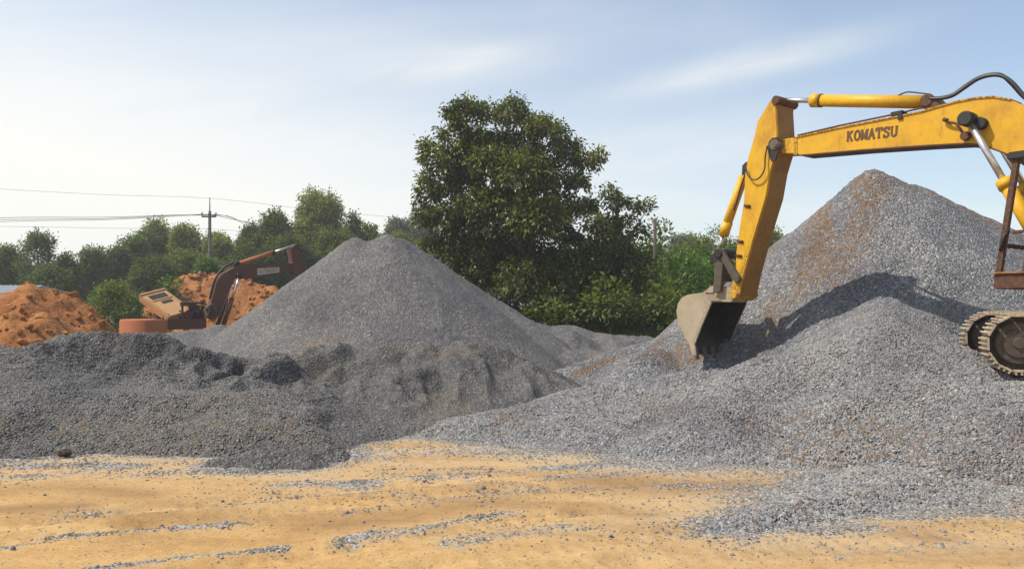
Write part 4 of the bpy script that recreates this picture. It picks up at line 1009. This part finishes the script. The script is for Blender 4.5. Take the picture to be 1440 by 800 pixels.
# far-left wood: label, px, top py, width px, depth, leaf, ...
LEFT = [
 ('low leafy tree cut by the left edge of the photo', 8, 352, 74, 62, 'leaf_mid', {}),
 ('dark feathery tree standing above its neighbours behind the earth mound', 54, 331, 62, 60, 'leaf_dark', dict(frac=0.4, dens=13, nl=8)),
 ('small dark tree right of the feathery dark tree', 98, 361, 40, 62, 'leaf_dark', {}),
 ('rounded mid green tree above the round leafy bush', 130, 353, 56, 64, 'leaf_mid', {}),
 ('dark green tree filling the slope above the round leafy bush', 165, 352, 56, 66, 'leaf_dark', {}),
 ('leafy green tree on the rising edge of the wood', 186, 337, 58, 70, 'leaf_mid', {}),
 ('mid green tree climbing the rise just left of the tall olive crest tree', 203, 328, 46, 74, 'leaf_mid', {}),
 ('tall olive tree on the wood crest left of the power pole', 222, 318, 58, 76, 'leaf_olive', {}),
 ('yellow green dome shaped tree just left of the power pole', 262, 322, 66, 74, 'leaf_olive', {}),
 ('round yellow green tree just behind the power pole', 308, 331, 62, 73, 'leaf_olive', {}),
 ('dark tree between the power pole and the brown excavator stick', 352, 322, 60, 68, 'leaf_dark', {}),
 ('dark tree with a ragged top left of the tallest olive tree', 386, 304, 66, 68, 'leaf_mid', dict(frac=0.3)),
 ('tallest olive green tree rising behind the brown excavator stick', 452, 276, 100, 74, 'leaf_olive', dict(nl=12, dens=15)),
 ('small dark tree tucked against the tallest olive tree on its right', 497, 308, 30, 68, 'leaf_dark', dict(frac=0.45, dens=14)),
 ('dark low tree above the tip of the grey cone', 520, 320, 50, 70, 'leaf_mid', {}),
 ('pale hazy tree seen between the grey cone and the big dark tree', 560, 313, 64, 95, 'leaf_pale', dict(frac=0.35, dens=9)),
 ('grey green tree half hidden by the left side of the big dark tree', 596, 309, 56, 98, 'leaf_pale', dict(frac=0.35, dens=9)),
 ('dark tree low behind the left orange mound', 70, 378, 70, 52, 'leaf_dark', {}),
 ('mid green tree low in the wood above the raised hood', 215, 366, 74, 56, 'leaf_dark', {}),
 ('broad dark tree low in the wood below the yellow green dome tree', 258, 358, 78, 58, 'leaf_mid', {}),
 ('light green tree low at the foot of the power pole', 292, 366, 54, 53, 'leaf_bright', {}),
 ('dark broad tree behind the brown excavator boom', 350, 352, 78, 58, 'leaf_dark', {}),
 ('bushy green tree just above the brown excavator stick', 405, 335, 76, 60, 'leaf_dark', {}),
 ('mid green tree behind the left flank of the grey cone', 470, 330, 84, 62, 'leaf_mid', {}),
 ('low tree behind the right shoulder of the grey cone', 560, 336, 110, 66, 'leaf_mid', {}),
]
for i, (lb, px, tp, w, Yd, mt, kw) in enumerate(LEFT):
    kw = dict(dict(leafL=0.0033*Yd, dens=105, frac=0.12, nl=14), **kw)
    if 'dens' in kw and kw['dens'] < 20: kw['dens'] *= 6.0
    tree('tree', lb, 'tree', FG, px, tp, w, Yd, mt, 1000+i, **kw)
SH = 'bushes along the yard edge'
tree('bush', 'round leafy bush between the left earth mound and the raised hood', 'bush', SH, 162, 401, 84, 42, 'leaf_mid', 1101, frac=0.0, nl=12, leafL=0.17, dens=80)
tree('bush', 'small bright bush peeping above the raised hood', 'bush', SH, 238, 393, 40, 44, 'leaf_bright', 1102, frac=0.0, nl=8, leafL=0.17, dens=80)

# the big dark tree
def lobe_tree(name, label, cat, group, lobes, Yd, mat, seed, base_px, trunk_top, r, leafL, dens, droop=0.5, jitter=0.55, cluster=9, spread=0.16, bright=None):
    rng = np.random.default_rng(seed)
    L = []
    for (px, py, rp) in lobes:
        q = P(px, py, Yd); rr = rp*Yd/F
        L.append(((q.x, Yd+rng.uniform(-1, 1)*2.0*max(0.25, 1-abs(px-base_px)/170), q.z), (rr, rr*1.15, rr*0.95)))
    b = P(base_px, 430, Yd); gz = float(ground_h(np.array([b.x]), np.array([Yd]))[0])
    t = empty(name, (b.x, Yd, gz), label, cat, group)
    tt = P(trunk_top[0], trunk_top[1], Yd)
    trunk_mesh((b.x, Yd, gz-0.2), tt, r, [l[0] for l in L][::max(1, len(L)//9)], rng).build('trunk', M['bark'], t)
    C, O = lobe_leaves(L, dens, cluster, leafL, rng, spread)
    cr = link('crown', leaves_mesh('crown', C, O, leafL, leafL*0.42, droop, rng, jitter), M[mat], t)
    if bright:  # lighter leaves, mostly on upper lobes, paint in the sunlit side
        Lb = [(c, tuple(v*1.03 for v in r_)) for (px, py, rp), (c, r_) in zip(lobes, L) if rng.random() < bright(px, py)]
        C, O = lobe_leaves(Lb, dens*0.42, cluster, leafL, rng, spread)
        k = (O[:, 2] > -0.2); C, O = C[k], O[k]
        link('sunlit_young_leaves', leaves_mesh('sunlit_young_leaves', C, O, leafL, leafL*0.42, droop*0.6, rng, jitter), M['leaf_sunlit'], cr)
    return t
main = [(640, 165, 12), (652, 182, 17), (672, 160, 15), (694, 150, 17), (724, 145, 14), (718, 168, 20), (746, 160, 14), (768, 168, 10), (760, 190, 17), (790, 198, 13), (808, 216, 13), (822, 230, 18), (838, 226, 9), (606, 222, 14), (618, 240, 17), (626, 195, 11), (640, 218, 20), (668, 205, 24), (700, 195, 22), (735, 205, 24), (770, 225, 22), (792, 248, 20), (598, 252, 11), (604, 275, 17), (628, 270, 22), (655, 250, 24), (688, 238, 26), (722, 245, 28), (757, 262, 28), (790, 285, 22), (810, 300, 13), (604, 310, 17), (596, 290, 10), (630, 312, 26), (665, 295, 28), (700, 285, 28), (738, 300, 30), (775, 320, 28), (806, 336, 20), (608, 345, 17), (602, 372, 11), (640, 358, 26), (678, 345, 30), (718, 345, 30), (758, 360, 30), (798, 372, 26), (822, 360, 14), (648, 392, 22), (620, 392, 14), (690, 392, 28), (732, 400, 32), (775, 410, 30), (812, 412, 24), (672, 425, 18), (715, 440, 22), (757, 445, 20)]
main = [(a, b+(6 if b < 158 else 0), r*0.97) for a, b, r in main]+[(636, 158, 12), (654, 152, 13), (784, 182, 14), (806, 205, 14), (812, 262, 15), (824, 292, 15), (832, 325, 15), (840, 352, 16), (600, 205, 10), (650, 250, 26), (690, 230, 30), (735, 255, 34), (655, 320, 30), (702, 310, 44), (752, 318, 38), (668, 380, 34), (715, 380, 46), (768, 392, 40)]
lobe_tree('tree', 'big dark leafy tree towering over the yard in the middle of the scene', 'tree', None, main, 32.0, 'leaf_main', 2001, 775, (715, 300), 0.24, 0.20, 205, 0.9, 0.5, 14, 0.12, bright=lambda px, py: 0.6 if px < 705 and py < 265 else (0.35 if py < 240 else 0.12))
second = [(866, 262, 11), (858, 276, 9), (874, 280, 9), (864, 296, 13), (880, 312, 13), (898, 298, 10), (909, 293, 6), (852, 322, 16), (876, 338, 20), (896, 328, 12), (840, 348, 20), (860, 365, 24), (888, 372, 24), (838, 390, 24), (870, 410, 28), (900, 400, 20)]
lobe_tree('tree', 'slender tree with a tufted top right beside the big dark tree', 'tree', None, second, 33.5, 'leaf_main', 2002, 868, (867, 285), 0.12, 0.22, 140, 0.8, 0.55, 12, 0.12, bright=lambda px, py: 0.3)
third = [(926, 330, 16), (934, 345, 14), (915, 350, 18), (928, 372, 24), (905, 390, 24)]
lobe_tree('tree', 'lighter green small tree round the bare post', 'tree', None, third, 40, 'leaf_mid', 2003, 915, (922, 335), 0.08, 0.28, 50)
SB = 'bushes under the trees'
SHR = [
 ('dark bush at the foot of the big tree', [(780, 450, 26), (815, 440, 32), (760, 440, 20)], 30.5, 'leaf_mid'),
 ('deep green bush beneath the slender tufted tree', [(850, 430, 36), (880, 445, 28), (835, 455, 22)], 31, 'leaf_mid'),
 ('leafy bush directly left of the bucket', [(925, 430, 34), (948, 445, 28), (905, 452, 22)], 31.5, 'leaf_mid'),
 ('bright leafy bush behind the bucket linkage', [(968, 392, 30), (990, 382, 26), (952, 378, 20), (1000, 420, 26), (955, 425, 26)], 34, 'leaf_bright'),
 ('bushy clump right of the lighter small tree', [(945, 378, 26), (965, 362, 22), (930, 390, 24), (985, 368, 18), (955, 420, 22)], 37, 'leaf_mid'),
 ('green bush behind the lower end of the yellow stick', [(1030, 385, 34), (1012, 362, 18), (1050, 420, 28), (1060, 390, 24), (1010, 385, 22)], 38, 'leaf_mid'),
]
for i, (lb, lo, Yd, mt) in enumerate(SHR):
    lobe_tree('bush', lb, 'bush', SB, lo, Yd, mt, 2100+i, lo[0][0], lo[0][:2], 0.05, 0.24, 62, 0.2, 0.8)
FR = 'trees beyond the right pile'
RIGHT = [
 ('round tree rising behind the bucket cylinder', 1012, 318, 62, 58, 'leaf_mid', dict(dens=15)),
 ('grey green tree against the left slope of the tall stone pile', 1082, 327, 64, 66, 'leaf_olive', {}),
 ('dark tree low behind the yellow stick', 1050, 345, 90, 56, 'leaf_mid', {}),
 ('hazy pale tree on the skyline right of the bare post', 962, 336, 60, 100, 'leaf_pale', {}),
 ('hazy pale tree on the skyline next to the bucket cylinder', 990, 342, 46, 98, 'leaf_pale', {}),
 ('mid green tree below the hazy skyline trees', 972, 362, 80, 60, 'leaf_mid', {}),
 ('far tree behind the right end of the tall stone pile', 1475, 372, 90, 80, 'leaf_olive', {}),
]
for i, (lb, px, tp, w, Yd, mt, kw) in enumerate(RIGHT):
    tree('tree', lb, 'tree', FR, px, tp, w, Yd, mt, 1200+i, **dict(dict(leafL=0.0033*Yd, dens=95, frac=0.05, nl=13), **kw))

# woods further off and rough grass: masses nobody could count
rng = np.random.default_rng(5)
lob = []
for i in range(170):
    px = rng.uniform(-600, 640); Yd = rng.uniform(78, 100)
    q = P(px, float(np.interp(px, [-600, 100, 170, 300, 400, 640], [392, 390, 372, 362, 352, 350]))+rng.uniform(-12, 12), Yd); lob.append(((q.x, Yd, q.z-2.4), (rng.uniform(2.4, 4), 3, rng.uniform(2.2, 3.2))))
for i in range(80):
    px = rng.uniform(560, 1900); Yd = rng.uniform(80, 120)
    q = P(px, 378+rng.uniform(-10, 12), Yd); lob.append(((q.x, Yd, q.z-2.0), (5, 3, 3.4)))
C, O = lobe_leaves(lob, 22, 6, 0.32, rng, 0.3)
tag(link('woods', leaves_mesh('woods', C, O, 0.38, 0.22, 0.2, rng, 0.7), M['leaf_mid']), kind='stuff')
N = 26000
gx = rng.uniform(-2, 16, N); gy = rng.uniform(25.5, 33, N)
gz = ground_h(gx, gy)
k = (rng.random(N) < sstep(0.3, 0.6, vnoise(gx*0.8, gy*0.8, 44))*sstep(25, 27.5, gy))
C = np.stack([gx, gy, gz], -1)[k]
O = np.tile(np.array([0, 0, 1.9]), (len(C), 1))
tag(link('grass', leaves_mesh('grass', C, O, 0.5, 0.045, 0.0, rng, 0.55), M['grass']), kind='stuff')
lob = []
for i in range(60):
    Yd = rng.uniform(31, 36); px = rng.uniform(600, 1010); q = P(px, 450, Yd); g_ = float(ground_h(np.array([q.x]), np.array([Yd]))[0])
    lob.append(((q.x, Yd, g_+0.4), (0.8, 0.6, 0.8)))
C, O = lobe_leaves(lob, 45, 6, 0.2, rng, 0.15)
tag(link('undergrowth', leaves_mesh('undergrowth', C, O, 0.24, 0.1, 0.1, rng, 0.8), M['leaf_mid']), kind='stuff')

# ---------------------------------------------------------------- poles, wires, far roof
YP = 56.0
q = P(295, 278, YP)
gz = float(ground_h(np.array([q.x]), np.array([YP]))[0])
UPo = empty('utility_pole', (q.x, YP, gz), 'tall concrete power pole with a short crossarm in front of the wood', 'utility pole')
zt_ = P(295, 297, YP).z
MB().cyl((q.x, YP, gz-0.3), (q.x, YP, zt_), 0.14, 0.10, 12).build('shaft', M['concrete'], UPo)
MB().cyl((q.x, YP, zt_-0.3), (q.x, YP, q.z), 0.045, 0.03, 8).build('mast', M['concrete'], UPo)
za = P(295, 305, YP).z
MB().box((q.x, YP-0.16, za), (0.5, 0, 0), (0, 0.05, 0), (0, 0, 0.055), 0.01).build('crossarm', M['concrete'], UPo)
for dx in (-0.48, 0.0, 0.48):
    MB().cyl((q.x+dx, YP-0.16, za+0.05), (q.x+dx, YP-0.16, za+0.16), 0.03, seg=8).cyl((q.x+dx, YP-0.16, za+0.12), (q.x+dx, YP-0.16, za+0.3), 0.07, 0.05, 10, 0.01).build('insulator', M['porcelain'], UPo)
WG = 'overhead wires strung along the wood'
def wire(label, pts, r):
    r *= 0.72
    MBo = MB().tube(spline(pts, 6), r, 6)
    tag(MBo.build('power_line', M['wire']), label, 'power line', WG)
def W(px, py, Yd=YP-0.16): return P(px, py, Yd)
wire('topmost thin wire crossing from the pole mast over the trees', [W(-520, 248, 50), W(-200, 256, 52), W(0, 266, 54), W(150, 274, YP), W(295, 279), W(440, 295, 58), W(580, 308, 61)], 0.012)
wire('highest of the three dark wires on the crossarm', [W(-500, 322, 50), W(-200, 317), W(0, 306.5), W(150, 305.5), W(284, 302), W(330, 309, 57), W(380, 317, 60), W(560, 330, 68)], 0.024)
wire('middle of the three dark wires on the crossarm', [W(-500, 330, 50), W(-200, 320), W(0, 309.5), W(150, 307.5), W(295, 301.5), W(340, 311, 57), W(400, 320, 60), W(560, 336, 68)], 0.024)
wire('lowest of the three dark wires on the crossarm', [W(-500, 336, 50), W(-200, 324), W(0, 312), W(150, 309), W(305.5, 302.5), W(345, 315, 57), W(400, 325, 60), W(560, 341, 68)], 0.020)
wire('faint pale wire a little below the crossarm', [W(-500, 315), W(0, 318.5), W(150, 321), W(295, 322), W(400, 332, 59), W(520, 345, 62)], 0.012)
wire('dark low wire in front of the middle of the wood', [W(-500, 356, 48), W(0, 357, 48), W(120, 358.5, 48), W(250, 356, 48), W(340, 352, 48), W(560, 345, 50)], 0.022)
wire('lowest dark wire in front of the wood above the bushes', [W(-500, 378, 48), W(0, 379, 48), W(120, 378, 48), W(250, 374, 48), W(340, 369, 48), W(560, 356, 50)], 0.022)
q = P(921, 309, 38.5); gz = float(ground_h(np.array([q.x]), np.array([38.5]))[0])
MB().cyl((q.x, 38.5, gz-0.2), (q.x, 38.5, q.z), 0.10, 0.075, 10).build('post', M['postwood'])
tag(bpy.data.objects['post'] if 'post' in bpy.data.objects and bpy.data.objects['post'].parent is None else [o for o in COL.objects if o.name.startswith('post') and o.parent is None][0], 'bare dark timber post standing among the trees right of the big tree', 'post')
# building whose roof corner shows at the left edge
bq = P(-60, 430, 44)
BL = empty('building', (bq.x-3, 46, 0), 'low building with a pale sheet metal roof at the left edge', 'building')
bx0, bx1, by0, by1 = bq.x-9.5, P(-6, 430, 44).x, 44.0, 51.0
wz = P(0, 414, 44).z
MB().box(((bx0+bx1)/2, (by0+by1)/2, wz/2), ((bx1-bx0)/2, 0, 0), (0, (by1-by0)/2, 0), (0, 0, wz/2)).build('wall', M['wall'], BL)
rf = MB(); ym = (by0+by1)/2; zr = wz+0.5
xa, xb = bx0-0.3, P(8, 430, 44).x
rf.prism([(xa, by0-0.5, wz-0.02), (xa, ym, zr), (xa, by1+0.5, wz-0.02), (xa, by1+0.5, wz+0.06), (xa, ym, zr+0.08), (xa, by0-0.5, wz+0.06)], (xb-xa, 0, 0))
for i in range(44):
    xr = xa+0.15+i*(xb-xa-0.3)/43
    rf.box((xr, (by0-0.5+ym)/2, (wz+0.06+zr+0.08)/2+0.012), (0.02, 0, 0), (0, (ym-by0+0.5)/2, (zr-wz+0.02)/2), (0, -0.003, 0.02))
rf.build('roof', M['roof'], BL)
for wx in (0.2, 0.5, 0.8):
    xw_ = bx0+(bx1-bx0)*wx
    fr = MB().box((xw_, by0-0.03, 1.3), (0.55, 0, 0), (0, 0.04, 0), (0, 0, 0.5)).build('window', M['white'], BL)
    MB().box((xw_, by0-0.075, 1.3), (0.48, 0, 0), (0, 0.01, 0), (0, 0, 0.43)).build('pane', M['rubber'], fr)

# ---------------------------------------------------------------- haze in the air
hm = bpy.data.materials.new('haze'); hm.use_nodes = True; hm.node_tree.nodes.clear()
pv = hm.node_tree.nodes.new('ShaderNodeVolumePrincipled'); pv.inputs['Color'].default_value = (0.86, 0.89, 0.93, 1); pv.inputs['Density'].default_value = 0.0011; pv.inputs['Anisotropy'].default_value = 0.2
ho = hm.node_tree.nodes.new('ShaderNodeOutputMaterial'); hm.node_tree.links.new(pv.outputs[0], ho.inputs['Volume'])
tag(MB().box((0, 320, 7.5), (520, 0, 0), (0, 400, 0), (0, 0, 10)).build('haze', hm), kind='stuff')

# ---------------------------------------------------------------- sky, sun, camera
to_sun = Vector((-0.585, -0.08, 0.80)).normalized()
el = math.asin(to_sun.z); az = math.atan2(to_sun.x, to_sun.y)
w = bpy.data.worlds.new('World'); S.world = w; w.use_nodes = True
nt_ = w.node_tree; nt_.nodes.clear()
def wn(ty, **kw):
    nd = nt_.nodes.new(ty)
    for k, v in kw.items(): setattr(nd, k, v)
    return nd
sky = wn('ShaderNodeTexSky'); sky.sky_type = 'NISHITA'; sky.sun_disc = False
sky.sun_elevation = el; sky.sun_rotation = az % (2*math.pi)
sky.air_density = 1.0; sky.dust_density = 1.0; sky.ozone_density = 1.5; sky.altitude = 0
bg = wn('ShaderNodeBackground'); bg.inputs[1].default_value = 0.15
tc = wn('ShaderNodeTexCoord')
# thin high cloud: project the view direction on a plane overhead
sp_ = wn('ShaderNodeSeparateXYZ'); nt_.links.new(tc.outputs['Generated'], sp_.inputs[0])
zz = wn('ShaderNodeMath', operation='ADD'); nt_.links.new(sp_.outputs[2], zz.inputs[0]); zz.inputs[1].default_value = 0.16
dx = wn('ShaderNodeMath', operation='DIVIDE'); nt_.links.new(sp_.outputs[0], dx.inputs[0]); nt_.links.new(zz.outputs[0], dx.inputs[1])
dy = wn('ShaderNodeMath', operation='DIVIDE'); nt_.links.new(sp_.outputs[1], dy.inputs[0]); nt_.links.new(zz.outputs[0], dy.inputs[1])
cb = wn('ShaderNodeCombineXYZ'); nt_.links.new(dx.outputs[0], cb.inputs[0]); nt_.links.new(dy.outputs[0], cb.inputs[1])
mp = wn('ShaderNodeMapping'); nt_.links.new(cb.outputs[0], mp.inputs[0]); mp.inputs['Scale'].default_value = (0.55, 1.3, 1); mp.inputs['Rotation'].default_value = (0, 0, math.radians(-14)); mp.inputs['Location'].default_value = (1.3, 0.4, 0)
nz = wn('ShaderNodeTexNoise'); nt_.links.new(mp.outputs[0], nz.inputs['Vector']); nz.inputs['Scale'].default_value = 1.0; nz.inputs['Detail'].default_value = 7; nz.inputs['Roughness'].default_value = 0.52; nz.inputs['Distortion'].default_value = 0.4
rp = wn('ShaderNodeMapRange'); rp.interpolation_type = 'SMOOTHSTEP'; nt_.links.new(nz.outputs[0], rp.inputs[0]); rp.inputs[1].default_value = 0.46; rp.inputs[2].default_value = 0.74; rp.inputs[3].default_value = 0.0; rp.inputs[4].default_value = 0.3
def wm(op, a, b=0.0, clamp=False):
    nd = wn('ShaderNodeMath', operation=op, use_clamp=clamp)
    for k_, v_ in ((0, a), (1, b)):
        if isinstance(v_, bpy.types.NodeSocket): nt_.links.new(v_, nd.inputs[k_])
        else: nd.inputs[k_].default_value = v_
    return nd.outputs[0]
# milky veil: thin high haze, thicker towards the horizon and towards the sun
hz_ = wm('POWER', wm('SUBTRACT', 1.0, wm('ABSOLUTE', sp_.outputs[2]), True), 5.0)
dots = wn('ShaderNodeVectorMath', operation='DOT_PRODUCT'); nt_.links.new(tc.outputs['Generated'], dots.inputs[0]); dots.inputs[1].default_value = to_sun
gl_ = wm('POWER', wm('ADD', wm('MULTIPLY', dots.outputs['Value'], 0.5), 0.5, True), 3.0)
side_ = wm('POWER', wm('SUBTRACT', 0.5, wm('MULTIPLY', sp_.outputs[0], 0.75), True), 1.5)
veil = wm('ADD', wm('ADD', 0.045, wm('MULTIPLY', hz_, 0.28)), wm('ADD', wm('MULTIPLY', gl_, 0.3), wm('MULTIPLY', wm('MULTIPLY', side_, hz_), 2.3)), True)
bx_ = wm('DIVIDE', sp_.outputs[0], wm('MAXIMUM', sp_.outputs[1], 0.05)); bz_ = wm('DIVIDE', sp_.outputs[2], wm('MAXIMUM', sp_.outputs[1], 0.05))
cb2 = wn('ShaderNodeCombineXYZ'); nt_.links.new(wm('MULTIPLY', bx_, 5.0), cb2.inputs[0]); nt_.links.new(wm('ADD', wm('MULTIPLY', bz_, 24.0), wm('MULTIPLY', bx_, -5.0)), cb2.inputs[1])
nz2 = wn('ShaderNodeTexNoise'); nt_.links.new(cb2.outputs[0], nz2.inputs['Vector']); nz2.inputs['Scale'].default_value = 1.0; nz2.inputs['Detail'].default_value = 8; nz2.inputs['Roughness'].default_value = 0.6
def wisp(px, py, wx, wz, tilt):
    u = wm('SUBTRACT', bx_, (px-CX)/F); v = wm('SUBTRACT', wm('SUBTRACT', bz_, (HY-py)/F), wm('MULTIPLY', u, tilt))
    e = wm('ADD', wm('POWER', wm('DIVIDE', wm('ABSOLUTE', u), wx/F), 2.0), wm('POWER', wm('DIVIDE', wm('ABSOLUTE', v), wz/F), 2.0))
    return wm('EXPONENT', wm('MULTIPLY', e, -1.0))
ws = wm('ADD', wm('ADD', wisp(635, 88, 120, 27, 0.10), wisp(1060, 88, 170, 24, 0.22)), wm('ADD', wm('MULTIPLY', wisp(380, 185, 380, 60, -0.12), 0.75), wm('MULTIPLY', wisp(960, 205, 260, 50, 0.15), 0.55)))
ws = wm('MULTIPLY', wm('MULTIPLY', ws, wm('ADD', nz2.outputs[0], -0.10)), 1.25, True)
veil = wm('SUBTRACT', 1.0, wm('MULTIPLY', wm('SUBTRACT', 1.0, veil), wm('SUBTRACT', 1.0, ws, True)))
fac = wm('SUBTRACT', 1.0, wm('MULTIPLY', wm('SUBTRACT', 1.0, veil), wm('SUBTRACT', 1.0, rp.outputs[0])))
mx = wn('ShaderNodeMix', data_type='RGBA'); nt_.links.new(fac, mx.inputs[0]); nt_.links.new(sky.outputs[0], mx.inputs[6]); mx.inputs[7].default_value = (6.1, 5.95, 5.7, 1)
ti = wn('ShaderNodeMix', data_type='RGBA', blend_type='MULTIPLY'); ti.inputs[0].default_value = 1.0; nt_.links.new(mx.outputs[2], ti.inputs[6]); ti.inputs[7].default_value = (0.99, 1.01, 1.0, 1)
nt_.links.new(ti.outputs[2], bg.inputs[0])
wo = wn('ShaderNodeOutputWorld'); nt_.links.new(bg.outputs[0], wo.inputs[0])

sl = bpy.data.lights.new('sun', 'SUN'); sl.energy = 4.7; sl.angle = math.radians(0.6); sl.color = (1.0, 0.91, 0.77)
so = bpy.data.objects.new('sun', sl); COL.objects.link(so)
so.rotation_euler = (-to_sun).to_track_quat('-Z', 'Y').to_euler(); so.location = (-30, -5, 40)

cam = bpy.data.cameras.new('camera'); co = bpy.data.objects.new('camera', cam); COL.objects.link(co)
co.location = (0, 0, CZ); co.rotation_euler = (math.radians(90), 0, 0)
cam.sensor_width = 36; cam.lens = 36*F/1440; cam.shift_y = 30/1440; cam.clip_start = 0.1; cam.clip_end = 3000
S.camera = co
S.view_settings.view_transform = 'Standard'; S.view_settings.look = 'None'; S.view_settings.exposure = 0.2; S.view_settings.gamma = 1
S.view_settings.use_curve_mapping = False
S.render.engine = 'CYCLES'
S.cycles.use_denoising = True
S.cycles.max_bounces = 6; S.cycles.diffuse_bounces = 3; S.cycles.glossy_bounces = 2; S.cycles.transmission_bounces = 3; S.cycles.transparent_max_bounces = 4
